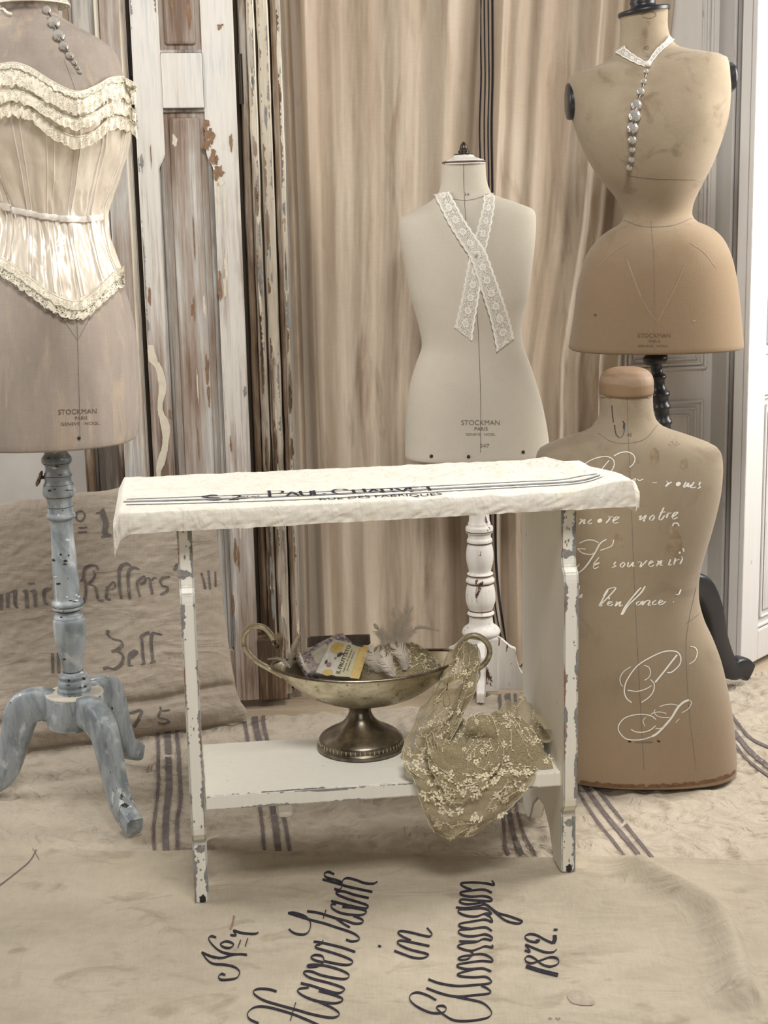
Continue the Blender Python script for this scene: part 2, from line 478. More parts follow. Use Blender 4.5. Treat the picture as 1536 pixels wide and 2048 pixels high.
M['shutter_brown'] = peeling('shutter_brown_wood', (.30, .20, .12), (.36, .33, .29), (.17, .09, .04), grain=(10, 10, .9), t1=.55, t2=.62)
M['dark_gap'] = plain('shadowed_wood', (.07, .055, .035), .9)  # near-black colour that paints the shade in gaps between shutter leaves
M['blue'] = peeling('blue_grey_paint', (.36, .40, .43), (.60, .62, .60), (.03, .028, .03), grain=(26, 26, 5), t1=.62, t2=.54, edge=.004, rough=.42, washes=[((.17, .20, .22), .42, .60, 3.0), ((.52, .55, .56), .56, .70, 5.0)])  # pale edge and wash tones also paint highlights on the turned wood
M['blue_top'] = plain('worn_hub_top', (.56, .52, .44), .6)
M['chip'] = plain('black_chip', (.02, .02, .024), .5)
M['white_post'] = peeling('white_post_paint', (.80, .775, .73), (.45, .36, .30), (.09, .04, .03), grain=(30, 30, 12), t1=.62, t2=.45, edge=.0022)
M['ringbrown'] = plain('brown_ring', (.10, .05, .035), .5)
M['black'] = plain('black_lacquer', (.022, .022, .025), .35, spec=.5)
M['brass_dark'] = plain('dark_finial', (.075, .06, .045), .3, .6)
M['door_white'] = peeling('door_white_paint', (.62, .61, .60), (.50, .42, .37), (.28, .18, .12), grain=(9, 9, 1.4), t1=.72, t2=.6, edge=.003, fine_k=.96)
M['door_grey'] = peeling('door_grey_paint', (.74, .71, .675), (.42, .35, .30), (.25, .16, .11), grain=(9, 9, 1.4), t1=.72, t2=.62, edge=.003, fine_k=.96)
M['wall'] = plain('plaster', (.80, .775, .74), .9, sc=5)
M['floor'] = peeling('floorboards_paint', (.50, .41, .30), (.42, .33, .23), (.3, .2, .12), grain=(1.0, 12, 4), t1=.55, t2=.6)
M['knob'] = peeling('knob_wood', (.30, .20, .12), (.23, .145, .08), (.17, .09, .045), grain=(3, 3, 26), t1=.52, t2=.62)
M['torn'] = plain('torn_edge_brown', (.16, .08, .04), .9, sc=60, var=.4)
M['white_paint'] = plain('white_stencil_paint', (.80, .79, .74), .8)
M['lemon'] = plain('lemon_print', (.66, .45, .11), .5, var=.25, sc=60)
M['label'] = plain('label_paper', (.66, .61, .40), .6)
M['soapwhite'] = plain('soap_paper', (.66, .63, .55), .5, var=.2, sc=70)
M['boxcard'] = plain('dark_card', (.12, .10, .08), .7, sc=50, var=.35)
M['print'] = plain('dark_print', (.04, .035, .035), .6)
M['pearl'] = plain('pearl', (.83, .80, .74), .2, spec=.8)

M['shutter'] = weathered('shutter_paint', [(.04, (.22, .15, .11)), (.20, (.40, .33, .28)), (.38, (.54, .49, .45)), (.50, (.70, .67, .62)), (.75, (.80, .775, .73)), (.97, (.62, .63, .62))], zc=.85, zk=.38, contrast=1.7)
M['shutter_panel'] = weathered('shutter_panel_paint', [(.08, (.22, .15, .11)), (.30, (.36, .28, .23)), (.50, (.47, .41, .36)), (.64, (.55, .53, .50)), (.80, (.72, .70, .66)), (.95, (.42, .44, .44))], zc=.95, zk=-.30, seed=3, contrast=2.0)
M['shutter_grey'] = weathered('shutter_grey_paint', [(.1, (.15, .12, .10)), (.4, (.27, .25, .225)), (.62, (.38, .37, .345)), (.85, (.58, .55, .50))], zk=.1, seed=6)
M['shutter_cream'] = weathered('shutter_cream_paint', [(.06, (.10, .065, .04)), (.24, (.28, .22, .165)), (.42, (.46, .40, .33)), (.62, (.60, .53, .43)), (.9, (.72, .66, .55))], zc=.7, zk=.45, seed=9, contrast=2.2)
M['shutter_brown'] = weathered('shutter_brown_wood', [(.1, (.08, .05, .03)), (.4, (.20, .135, .085)), (.65, (.32, .25, .19)), (.85, (.50, .47, .43))], zk=.2, seed=12)
# violet floral paper
m, nt, b = newmat('violet_paper')
vor = N(nt, 'ShaderNodeTexVoronoi'); vor.inputs['Scale'].default_value = 120; L(nt, coords(nt), vor.inputs['Vector'])
L(nt, ramp(nt, noise_n(nt, coords(nt), 110, 4, .6, 1.5), [(.36, (.10, .08, .11)), (.46, (.27, .21, .26)), (.54, (.50, .44, .44)), (.62, (.60, .56, .46))]), b.inputs['Base Color'])
b.inputs['Roughness'].default_value = .5
M['violet'] = m

# satin
m, nt, b = newmat('ivory_satin')
n = noise_n(nt, coords(nt, (20, 20, 5)), 1, 4, .6, .8)
L(nt, mix(nt, ramp(nt, n, [(.35, K), (.7, W)]), (.76, .66, .53), (.88, .80, .68)), b.inputs['Base Color'])
b.inputs['Roughness'].default_value = .3; b.inputs['Specular IOR Level'].default_value = 1.0
b.inputs['Sheen Weight'].default_value = .4; b.inputs['Metallic'].default_value = .12
bump(nt, b, noise_n(nt, coords(nt, (24, 24, 9)), 1, 2, .5, 1.4), .45, .007)
M['satin'] = m

# tarnished silver
m, nt, b = newmat('tarnished_silver')
n = noise_n(nt, coords(nt, (1, 1, 1.3)), 38, 7, .68, .4)
n2 = noise_n(nt, coords(nt), 110, 4, .6)
L(nt, mix(nt, ramp(nt, n2, [(.62, K), (.70, W)]), ramp(nt, n, [(.30, (.20, .16, .10)), (.44, (.58, .52, .38)), (.70, (.80, .73, .56))]), (.14, .11, .07)), b.inputs['Base Color'])
b.inputs['Metallic'].default_value = .9
L(nt, ramp(nt, n, [(.3, (.5, .5, .5)), (.7, (.26, .26, .26))]), b.inputs['Roughness'])
bump(nt, b, n2, .12, .001)
M['silver'] = m
m, nt, b = newmat('dark_tarnish')
L(nt, ramp(nt, noise_n(nt, coords(nt), 30, 6, .65), [(.35, (.11, .09, .065)), (.65, (.30, .26, .20))]), b.inputs['Base Color'])
b.inputs['Metallic'].default_value = .9; b.inputs['Roughness'].default_value = .3
M['silver_dark'] = m

# crystal
m, nt, b = newmat('crystal')
b.inputs['Base Color'].default_value = (1, .97, .92, 1); b.inputs['Roughness'].default_value = .04
b.inputs['Transmission Weight'].default_value = .72; b.inputs['IOR'].default_value = 1.42
b.inputs['Specular IOR Level'].default_value = 1.0
M['crystal'] = m

def lace(name, col, netalpha=.45, netscale=260, motif=None, uvm=None, edgeband=.1, net_dark=None):
    """openwork: holes of net are see-through, threads and motifs are not"""
    m, nt, b = newmat(name)
    b.inputs['Base Color'].default_value = (*col, 1); b.inputs['Roughness'].default_value = .85
    b.inputs['Specular IOR Level'].default_value = .2; b.inputs['Sheen Weight'].default_value = .3
    if uvm:
        v = coords(nt, kind='UV'); sx = N(nt, 'ShaderNodeSeparateXYZ'); L(nt, v, sx.inputs[0])
        U, V = sx.outputs[0], sx.outputs[1]           # U along (in widths), V across 0..1
        # medallions
        fu = mth(nt, 'SUBTRACT', mth(nt, 'FRACT', mth(nt, 'MULTIPLY', U, 1.15)), .5)
        dv = mth(nt, 'SUBTRACT', V, .5)
        d = mth(nt, 'SQRT', mth(nt, 'ADD', mth(nt, 'MULTIPLY', fu, fu), mth(nt, 'MULTIPLY', mth(nt, 'MULTIPLY', dv, dv), 1.6)))
        med = ramp(nt, d, [(.0, (.6, .6, .6)), (.16, (.6, .6, .6)), (.18, W), (.25, W), (.27, K)])
        ed = mth(nt, 'ABSOLUTE', dv)
        band = ramp(nt, ed, [(.30, K), (.32, (.7, .7, .7)), (.36, (.1, .1, .1)), (.42, W)])
        vr = N(nt, 'ShaderNodeTexVoronoi', feature='DISTANCE_TO_EDGE'); vr.inputs['Scale'].default_value = 9
        L(nt, v, vr.inputs['Vector'])
        net = ramp(nt, vr.outputs['Distance'], [(.0, W), (.07, (.75, .75, .75)), (.1, (netalpha, netalpha, netalpha))])
        a = mix(nt, 1.0, mix(nt, 1.0, med, band, 'LIGHTEN'), net, 'LIGHTEN')
    else:
        v = coords(nt)
        vr = N(nt, 'ShaderNodeTexVoronoi', feature='DISTANCE_TO_EDGE'); vr.inputs['Scale'].default_value = netscale
        L(nt, v, vr.inputs['Vector'])
        net = ramp(nt, vr.outputs['Distance'], [(.0, W), (.10, (.85, .85, .85)), (.16, (netalpha, netalpha, netalpha))])
        if motif:
            mo = ramp(nt, noise_n(nt, v, motif, 3, .5, 1.0), [(.50, K), (.54, W)])
            net = mix(nt, 1.0, net, mo, 'LIGHTEN')
        a = net
    L(nt, a, b.inputs['Alpha'])
    return m
M['lace_tie'] = lace('white_lace', (.84, .81, .74), netalpha=.30, uvm=True)
M['lace_ruffle'] = lace('cream_lace', (.88, .82, .68), netalpha=.42, netscale=320, motif=70)
M['lace_hem'] = lace('cream_edging_lace', (.80, .75, .62), netalpha=.12, netscale=240, motif=90)
M['thread'] = plain('cream_thread', (.80, .755, .63), .9)
M['tulle'] = lace('olive_tulle', (.40, .33, .20), netalpha=.42, netscale=420)
M['embroid'] = plain('embroidery_thread', (.86, .78, .57), .85)
M['scarf_edge'] = plain('scarf_edge_thread', (.60, .54, .38), .9)
M['ribbon'] = plain('ivory_ribbon', (.85, .79, .72), .35, spec=.8)
M['feather'] = plain('feather_grey', (.80, .75, .66), .8)
m, nt, b = newmat('feather_down')
b.inputs['Base Color'].default_value = (.80, .73, .64, 1); b.inputs['Roughness'].default_value = .9; b.inputs['Alpha'].default_value = .8
M['down'] = m

# ------------------------------------------------------------------ room: floor, walls, doors
RU = Vector((0.990, 0.139, 0)); RV = Vector((-0.139, 0.990, 0)); P0 = Vector((-0.306, 3.135, 0))
UP = Vector((0, 0, 1))
def RP(u, v, z): return P0 + RU * u + RV * v + UP * z
def RH(px, py, v):
    h = hit_plane(px, py, P0 + RV * v, RV) - P0
    return h.dot(RU), h.z
ZT = 2.0     # top of the tall things, above the picture

mb = MB(); mb.box((-2.6, -1.2, -.05), (5.2, 0, 0), (0, 5.4, 0), (0, 0, .03)); 
tag(mb.build('floor', M['floor'], smooth_=False), kind='structure')
mb = MB()
mb.box(RP(-1.7, .26, -.05), RU * 2.83, RV * .1, UP * 2.35)
tag(mb.build('wall_back', M['wall'], smooth_=False), kind='structure')

# grey folded door leaf beside the curtain
uL, _ = RH(1225, 720, .215); uR, _ = RH(1468, 300, .215)
d2 = thing('door_2', 'greyish white panelled door leaf behind the tan corseted dress form', 'door', RP((uL + uR) / 2, .215, 0))
d2['kind'] = 'structure'; 
mb = MB(); mb.box(RP(uL, .215, -.02), RU * (uR - uL), RV * .03, UP * (ZT + .02)); mb.build('door_board', M['door_grey'], d2, smooth_=False)
def moulding(parent, name, pts_uv, v, w, mat, t=.0):
    """rectangular frame of bead in the leaf plane; pts (u0,z0,u1,z1)"""
    mb = MB()
    u0, z0, u1, z1 = pts_uv
    for (a, b_, c, d) in ((u0, z0, u1, z0), (u1, z0, u1, z1), (u1, z1, u0, z1), (u0, z1, u0, z0)):
        p, q = RP(a, v - t * .3, b_), RP(c, v - t * .3, d)
        mb.tube([p, q], [w, w], seg=8, flat=1.0)
    return mb.build(name, mat, parent)
def rz(x, y): return RH(x, y, .215)
(u1, z1) = rz(1405, 735); (u0, z0) = rz(1240, 735)
uq = rz(1424, 100)[0]
for k, off in enumerate((0, .010, .022)):
    moulding(d2, 'panel_moulding', (uL + .03 + off, z1 + off, uq - off * 1.0, 1.55 - off), .212, .0042 - k * .0008, M['door_grey'])
(u1, z1) = rz(1404, 802); (_, zb) = rz(1400, 1230)
for k, off in enumerate((0, .016, .032)):
    moulding(d2, 'panel_moulding', (uL + .03 + off, zb + off, u1 - off, z1 - off), .212, .0042 - k * .0008, M['door_grey'])
# moulded frame post between the leaves
mb = MB()
def post_strip(mbx, x0, x1, v, t, z0=-.02):
    ua, _ = RH(x0, 400, v); ub, _ = RH(x1, 400, v)
    mbx.rbox(RP(ua, v, z0), RU * (ub - ua), RV * t, UP * (ZT - z0), r=.002)
post_strip(mb, 1462, 1468, .12, .11); post_strip(mb, 1469, 1478, .135, .09); post_strip(mb, 1479, 1486, .125, .1); post_strip(mb, 1487, 1494, .14, .08)
tag(mb.build('trim_1', M['door_white'], smooth_=False), 'white moulded door frame post with chipped edges', 'door frame', kind='structure')

# bright open door leaf at the right edge
A0 = PZ(1481, 1338, 0); A1 = PZ(1536, 1310, 0)
dd = (A1 - A0).normalized(); dn = Vector((-dd.y, dd.x, 0))
if dn.y > 0: dn = -dn
d1 = thing('door_1', 'bright white panelled door standing open at the right edge', 'door', A0)
d1['kind'] = 'structure'
LW = .52
mb = MB()
mb.box(A0 - dn * .035 + UP * .0, dd * LW, dn * .022, UP * ZT)      # board behind the panels
# stiles and rails proud of it
def dz(py): return hit_plane(1515, py, A0, dn).z
rails = [(0, dz(1262) if dz(1262) > 0 else .1), (dz(795), dz(715)), (dz(232), dz(150)), (ZT - .12, ZT)]
mb2 = MB()
mb2.rbox(A0 - dn * .013, dd * .085, dn * .013, UP * ZT, r=.003)
mb2.rbox(A0 - dn * .013 + dd * (LW - .085), dd * .085, dn * .013, UP * ZT, r=.003)
for a, b_ in rails: mb2.rbox(A0 - dn * .013 + dd * .085 + UP * a, dd * (LW - .17), dn * .0125, UP * (b_ - a), r=.003)
mb.build('door_board', M['door_white'], d1, smooth_=False)
mb2.build('stiles_and_rails', M['door_white'], d1, smooth_=False)
for (a, b_) in ((rails[0][1], rails[1][0]), (rails[1][1], rails[2][0]), (rails[2][1], rails[3][0])):
    mb = MB()
    for ins, r_ in ((.006, .005), (.026, .0035)):
        q = [A0 + dd * (.085 + ins) + UP * (a + ins), A0 + dd * (LW - .085 - ins) + UP * (a + ins), A0 + dd * (LW - .085 - ins) + UP * (b_ - ins), A0 + dd * (.085 + ins) + UP * (b_ - ins)]
        for i in range(4): mb.tube([q[i] - dn * .010, q[(i + 1) % 4] - dn * .010], r_, seg=6)
    mb.rbox(A0 - dn * .013 + dd * .125 + UP * (a + .04), dd * (LW - .25), dn * .006, UP * (b_ - a - .08), r=.003)
    mb.build('panel_moulding', M['door_white'], d1)

# ------------------------------------------------------------------ old shutters
def board(mb, u0, u1, v0, v1, z0, z1, r=.0025, mi=0):
    mb.rbox(RP(u0, v0, z0), RU * (u1 - u0), RV * (v1 - v0), UP * (z1 - z0), r=r, mi=mi)
def SU(px, py=0): return RH(px, py, 0)[0]
def SZ(px, py): return RH(px, py, 0)[1]
sh = thing('wooden_shutter', 'tall peeling white and grey shutter leaf with recessed panels, beside the dark shutter edges', 'shutter', RP(SU(360), 0.02, 0), 'old peeling shutter leaves')
uA, uB = SU(258), SU(465)
i0, i1 = SU(318, 100), SU(405, 100)      # inner edges of the stiles
zr1, zr0 = SZ(360, 106), SZ(360, 216)
zs = SZ(360, 310); zs2 = SZ(360, 338)
def stile(side):
    mb = MB()
    if side < 0: poly = [(uA, 0), (i0 - .012, 0), (i0 - .012, zs2), (i0 + .002, zs), (i0 + .002, ZT), (uA, ZT)]
    else: poly = [(uB, 0), (uB, ZT), (i1 - .001, ZT), (i1 - .001, zs), (i1 + .012, zs2), (i1 + .012, 0)]
    bm = bmesh.new()
    vs = [bm.verts.new((u, 0, z)) for u, z in poly]
    f = bm.faces.new(vs); r = bmesh.ops.extrude_face_region(bm, geom=[f])
    for g in r['geom']:
        if isinstance(g, bmesh.types.BMVert): g.co.y = .03
    bmesh.ops.bevel(bm, geom=bm.edges[:], offset=.0025, segments=2, affect='EDGES')
    bm.verts.index_update()
    mb.add([RP(v.co.x, v.co.y, v.co.z) for v in bm.verts], [tuple(v.index for v in f.verts) for f in bm.faces]); bm.free()
    return mb
def wear(mb, ua, ub, za, zb, v, n_, seed, mis=(1, 2, 3), long=.05):
    rnd = random.Random(seed)
    for k in range(n_):
        flake(mb, RP(rnd.uniform(ua + .004, ub - .004), v - .0006, rnd.uniform(za, zb)), RU, UP, rnd.uniform(.0012, .0045), rnd.uniform(.006, long), rnd.choice(mis), seed + k * 1.7)
SM = [M['shutter'], M['tanwood'], M['creamflake'], M['primer']]
mb = stile(-1); chips(mb, RP(i0 - .002, 0, zs + .01), RP(i0 - .002, 0, ZT), -RU, -RV, .005, 1, 3, .15, fr=20); chips(mb, RP(uA + .0015, 0, .05), RP(uA + .0015, 0, ZT), RU, -RV, .005, 3, 5, .1, fr=20)
wear(mb, uA, i0 - .01, .1, 1.25, 0, 8, 21, (1, 3), .03)
# long scab where the cream paint has split open
sc_ = [(301, 690, 6), (306, 720, 9), (318, 738, 7), (325, 775, 8), (320, 815, 5), (330, 850, 9), (331, 885, 6), (322, 925, 8), (317, 950, 4), (330, 985, 6)]
Pc = smooth(sc_, 8); rowa, rowb = [], []
for k, (x, y, w2) in enumerate(Pc):
    jj = 1.6 * nz(k * .5, 4); ua_, za_ = RH(x - w2 + jj, y, -.0008); ub_, zb_ = RH(x + w2 + jj, y, -.0008); rowa.append(RP(ua_, -.0008, za_)); rowb.append(RP(ub_, -.0008, zb_))
mb.grid([rowa, rowb], 2)
mb.build('stile', SM, sh, smooth_=False)
mb = stile(1)
for x, y, rx, ry in ((412, 248, 6, 9), (420, 270, 8, 12), (415, 290, 8, 9), (427, 315, 6, 12), (436, 345, 9, 14), (432, 322, 4, 8), (462, 285, 3, 14), (440, 52, 5, 5)):
    u_, z_ = RH(x, y, 0); flake(mb, RP(u_, -.0008, z_), RU, UP, rx * .00108, ry * .00108, 1, x * .7, jag=.8)
for x, y, rx, ry in ((437, 385, 3, 22), (450, 420, 2.5, 30), (452, 530, 4, 28), (450, 570, 4, 18), (438, 365, 8, 6)):
    u_, z_ = RH(x, y, 0); flake(mb, RP(u_, -.0008, z_), RU, UP, rx * .0009, ry * .00108, 2, x * .3, jag=.7)
wear(mb, i1 + .01, uB, .1, 1.2, 0, 10, 31, (1, 2, 3), .04); chips(mb, RP(i1 + .0135, 0, .1), RP(i1 + .0135, 0, zs2 - .01), RU, -RV, .004, 2, 8, .1, fr=16)
mb.build('stile', SM, sh, smooth_=False)
mb = MB(); board(mb, i0 + .003, i1 - .002, -.001, .028, zr0, zr1, r=.002); mb.build('rail', M['shutter'], sh, smooth_=False)
mb = MB(); board(mb, i0 - .012, i1 + .012, .0, .028, 0, .12); mb.build('rail', M['shutter'], sh, smooth_=False)
def rpanel(z0, z1, name='panel'):
    mb = MB()
    board(mb, i0 - .014, i1 + .014, .018, .026, z0, z1, r=.001)
    board(mb, i0 + .012, i1 - .012, .009, .02, z0 + .018, z1 - .018, r=.006)
    wear(mb, i0 + .014, i1 - .014, z0 + .05, z1 - .05, .009, 11, int(z0 * 100), (1, 2), .05); mb.build(name, [M['shutter_panel'], M['tanwood'], M['creamflake'], M['primer']], sh, smooth_=False)
    mb = MB()
    for ins in (.003,):
        for uu in (i0 - .008 + ins, i1 + .008 - ins):
            mb.tube([RP(uu, .014, z0), RP(uu, .014, z1)], .004, seg=8)
        for zz in (z0 + .004, z1 - .004): mb.tube([RP(i0, .014, zz), RP(i1, .014, zz)], .004, seg=8)
    mb.build('moulding', M['shutter_grey'], sh)
rpanel(.12, zr0); rpanel(zr1, ZT)
# bare reddish wood foot of the outer stile and paint scab
# second leaf, further left
sh2 = thing('wooden_shutter', 'narrow grey shutter leaf behind the dress form in the satin corset', 'shutter', RP(SU(190), 0.03, 0), 'old peeling shutter leaves')
a0, a1 = SU(112), SU(247)
mb = MB(); board(mb, a0, SU(133), .012, .04, 0, ZT); mb.build('stile', M['shutter_brown'], sh2, smooth_=False)
mb = MB(); board(mb, SU(196), a1, .012, .04, 0, ZT); mb.build('stile', M['shutter_panel'], sh2, smooth_=False)
mb = MB(); board(mb, SU(133), SU(196), .030, .038, 0, ZT, r=.001); board(mb, SU(140), SU(186), .022, .032, .1, ZT, r=.004); mb.build('panel', M['shutter_grey'], sh2, smooth_=False)
mb = MB(); mb.tube([RP(SU(190), .022, 0), RP(SU(190), .022, ZT)], .005, seg=8); mb.tube([RP(SU(240), .012, 0), RP(SU(240), .012, ZT)], .004, seg=8); mb.build('moulding', M['shutter_cream'], sh2)
mb = MB(); board(mb, SU(248), SU(257), .05, .08, 0, ZT, r=.001); mb.build('gap_shade_strip', M['dark_gap'], sh2, smooth_=False)  # dark strip standing for the shade between two leaves
mb = MB(); mb.lathe([(.004, 0), (.004, .07)], RP(SU(262, 130), .03, SZ(265, 150)), seg=10); mb.build('hinge', M['black'], sh2)
# the stacked edges of further leaves, beside the curtain
sh3 = thing('wooden_shutter', 'narrow folded shutter edges with rough cracked strips next to the linen curtain', 'shutter', RP(SU(510), 0.06, 0), 'old peeling shutter leaves')
for (x0, x1, va, vb, mt, nm) in ((466, 479, .10, .13, 'dark_gap', 'shade_board'), (479, 492, .045, .12, 'shutter_brown', 'edge_strip'), (493, 509, .028, .12, 'shutter_cream', 'edge_strip'),  # the near-black pieces here paint the shade of the gaps
                         (510, 514, .05, .12, 'dark_gap', 'edge_gap_shade'), (514, 538, .035, .12, 'shutter_cream', 'edge_strip'), (538, 543, .07, .12, 'dark_gap', 'edge_gap_shade'), (543, 551, .045, .12, 'shutter_brown', 'edge_strip'), (551, 564, .05, .12, 'shutter_cream', 'edge_strip')):
    mb = MB()
    n = 60; G = []
    for i in range(n + 1):
        z = ZT * i / n
        j0 = nz(z * 9, x0) * .0018 + nz(z * 31, x0) * .0012; j1 = nz(z * 9, x1 + 9) * .0018 + nz(z * 31, x1) * .0012
        uu0, uu1 = SU(x0) + j0, SU(x1) + j1
        G.append([RP(uu0, vb, z), RP(uu0, va + .003, z), RP(uu0 + .003, va, z), RP(uu1 - .003, va, z), RP(uu1, va + .003, z), RP(uu1, vb, z)])
    mb.grid(G); mb.fan(G[0], flip=True); mb.fan(G[-1])
    if mt == 'shutter_cream':
        wear(mb, SU(x0) + .002, SU(x1) - .002, .1, 1.5, va, 16, x0, (1, 2, 3), .05)
        chips(mb, RP(SU(x0) + .0035, va, .05), RP(SU(x0) + .0035, va, ZT), RU, -RV, .006, 1, x0 * .1, .0, fr=14); chips(mb, RP(SU(x1) - .0035, va, .05), RP(SU(x1) - .0035, va, ZT), -RU, -RV, .006, 3, x1 * .1, .05, fr=14)
    mb.build(nm, [M[mt], M['shutter_brown'], M['creamflake'], M['primer']], sh3, smooth_=False)
mb = MB(); mb.rbox(RP(RH(519, 1395, 0)[0], -.004, .0), RU * .062, RV * .1, UP * .14, r=.003); mb.build('foot_block', M['shutter_brown'], sh3, smooth_=False)
mb = MB(); mb.lathe([(.0045, 0), (.0045, .10)], RP(SU(484, 160), .04, SZ(484, 205)), seg=10); mb.build('hinge', M['brass_dark'], sh3)

# ------------------------------------------------------------------ curtain
CV = .165
cu0 = RH(566, 0, CV)[0]
cur = [(RH(1352, 0, CV)), (RH(1300, 450, CV)), (RH(1245, 720, CV)), (RH(1238, 1000, CV))]
zz = [c[1] for c in cur][::-1]; uu = [c[0] for c in cur][::-1]
folds = [(.012, .014, -.03), (.055, .018, .050), (.13, .03, .008), (.20, .03, .016), (.30, .045, .018), (.42, .03, .016), (.50, .016, -.014), (.545, .014, .030), (.60, .028, .020),
         (.665, .022, .035), (.74, .024, .012), (.80, .016, .034), (.86, .02, .014), (.92, .014, .034), (.985, .012, .02)]
def curtain_v(s, z):
    v = 0
    for k, (c, w, a) in enumerate(folds):
        cc = c + .006 * math.sin(z * 2.1 + k * 1.7) + .008 * (1 - z) * math.sin(k * 3.1)
        v -= 1.35 * a * math.exp(-((s - cc) / w) ** 2) * (.75 + .35 * math.sin(z * 1.3 + k))
    v -= .005 * nz(s * 16, z * 1.1) + .0016 * nz(s * 60, z * 3, 3)
    v += .0008 * nz(s * 120, z * 18, 7) 
    return CV + .02 + v
G = []
nzr = 130; ns = 330
for i in range(nzr + 1):
    z = -.005 + (ZT) * i / nzr
    ur = interp(zz, uu, z)
    row = []
    for j in range(ns + 1):
        s = j / ns
        row.append(RP(cu0 + (ur - cu0) * s, curtain_v(s, z), z))
    G.append(row)
mb = MB(); mb.grid(G)
bv = mb.bvh()
for xs, w in (((960, 962, 963, 960, 963, 966), 3.0), ((968, 970, 971, 969, 971, 974), 2.6), ((976, 978, 979, 977, 979, 981), 2.6), ((985, 986, 986, 984, 986, 990), 4.2)):
    ink(mb, bv, [(x, y) for x, y in zip(xs, (-120, 80, 160, 260, 420, 930))] + [(xs[-1] + 6, 1180), (xs[-1] + 45, 1400)], w, 1, lift=.0015, n=12)
c = mb.build('linen_curtain', [M['curtain'], M['ink']])
tag(c, 'floor-length beige linen curtain with thin black stripes hanging behind the pale dress form', 'curtain')

# ------------------------------------------------------------------ cloths on the floor
def seam_y(x): return 2.308 - .092 * (x + .07)
def blanket_h(x, y):
    a = 0.0
    a += .0035 * nz(x * 5, y * 5, 1)
    r = 1 - abs(nz(x * 16 + 3 * nz(x * 4, y * 4), y * 21, 4)) * 2
    a += .0072 * (r - .5)
    r2 = 1 - abs(nz(x * 26, y * 34, 9)) * 2
    a += .0036 * (r2 - .5)
    a += .001 * nz(x * 80, y * 80, 2)
    return a
def canvas_h(x, y):
    a = .0035 + .003 * nz(x * 3, y * 6, 5) + .0034 * nz(x * 6, y * 16, 6) + .0010 * nz(x * 26, y * 50, 8)
    # raised fold curling down on the right
    d = fold_d(x, y)
    a += .024 * math.exp(-(d / .035) ** 2) if d < 0 else .024 * math.exp(-(d / .012) ** 2)
    d2 = (x + .335 + .9 * (y - 2.05))
    a += .005 * math.exp(-(d2 / .012) ** 2) * (1 if x < -.25 else 0) * max(0, min(1, (2.2 - y) * 8)) 
    return a
FL_PTS = [PZ(*p) for p in ((1290, 1745), (1340, 1775), (1395, 1805), (1437, 1838), (1462, 1885), (1478, 1935), (1490, 1985), (1500, 2010))]
FS = smooth([(p.x, p.y) for p in FL_PTS], 5)
def fold_d(x, y):
    best = 9; sg = 1
    for i in range(len(FS) - 1):
        ax, ay = FS[i]; bx, by = FS[i + 1]
        dx, dy = bx - ax, by - ay
        t = max(0, min(1, ((x - ax) * dx + (y - ay) * dy) / (dx * dx + dy * dy)))
        qx, qy = ax + dx * t, ay + dy * t
        d = math.hypot(x - qx, y - qy)
        fade = 1.0
        if d < best:
            best = d; sg = 1 if (dx * (y - ay) - dy * (x - ax)) > 0 else -1
    return best * sg
G = []
x0, x1 = -1.05, 1.15; nx, ny = 400, 190
be = [(-1.05, 3.00), (-.30, 3.03), (.1, 3.09), (.35, 3.20), (.7, 3.27), (1.15, 3.30)]
for j in range(ny + 1):
    row = []
    for i in range(nx + 1):
        x = x0 + (x1 - x0) * i / nx
        ya = seam_y(x) - .06; yb = interp([q[0] for q in be], [q[1] for q in be], x) + .004 * nz(x * 20, 1)
        y = ya + (yb - ya) * j / ny
        row.append((x, y, max(-.012, blanket_h(x, y)) - .0055))
    G.append(row)
mb = MB(); mb.grid(G)
# turned-down back hem
mb.grid([G[-1], [(p[0], p[1] + .006, -.02) for p in G[-1]]])
bv = mb.bvh()
ST = [
 ([(317, 1440), (316, 1470), (317, 1573), (309, 1642), (308, 1705)], 6), ([(334, 1440), (335, 1470), (339, 1573), (333, 1628), (331, 1705)], 12), ([(352, 1440), (354, 1467), (362, 1587), (355, 1642), (354, 1705)], 7),
 ([(489, 1430), (492, 1461), (505, 1530), (519, 1610), (529, 1703)], 6), ([(510, 1430), (513, 1461), (530, 1530), (545, 1615), (557, 1704)], 12), ([(527, 1430), (529, 1461), (548, 1530), (566, 1630), (580, 1704)], 7),
 ([(998, 1365), (1003, 1470), (1004, 1600), (1010, 1688), (1018, 1712)], 6), ([(1014, 1365), (1020, 1470), (1016, 1590), (1024, 1660), (1044, 1712)], 10), ([(1029, 1365), (1034, 1470), (1030, 1590), (1044, 1660), (1072, 1712)], 6),
 ([(1135, 1550), (1157, 1587), (1192, 1640), (1225, 1682), (1256, 1722)], 5), ([(1140, 1540), (1164, 1567), (1212, 1632), (1258, 1687), (1287, 1722)], 9), ([(1160, 1540), (1182, 1566), (1225, 1618), (1270, 1674), (1309, 1722)], 6),
 ([(1440, 1400), (1476, 1448), (1505, 1480), (1560, 1505)], 5), ([(1440, 1425), (1472, 1470), (1509, 1512), (1560, 1550)], 9), ([(1430, 1440), (1466, 1485), (1500, 1525), (1560, 1570)], 5)]
for pts, w in ST: ink(mb, bv, pts, w, 1, lift=.0022, n=44)
tag(mb.build('quilted_blanket', [M['blanket'], M['stripe']]), 'crinkled beige linen quilt with dark triple stripes spread on the floor', 'blanket')

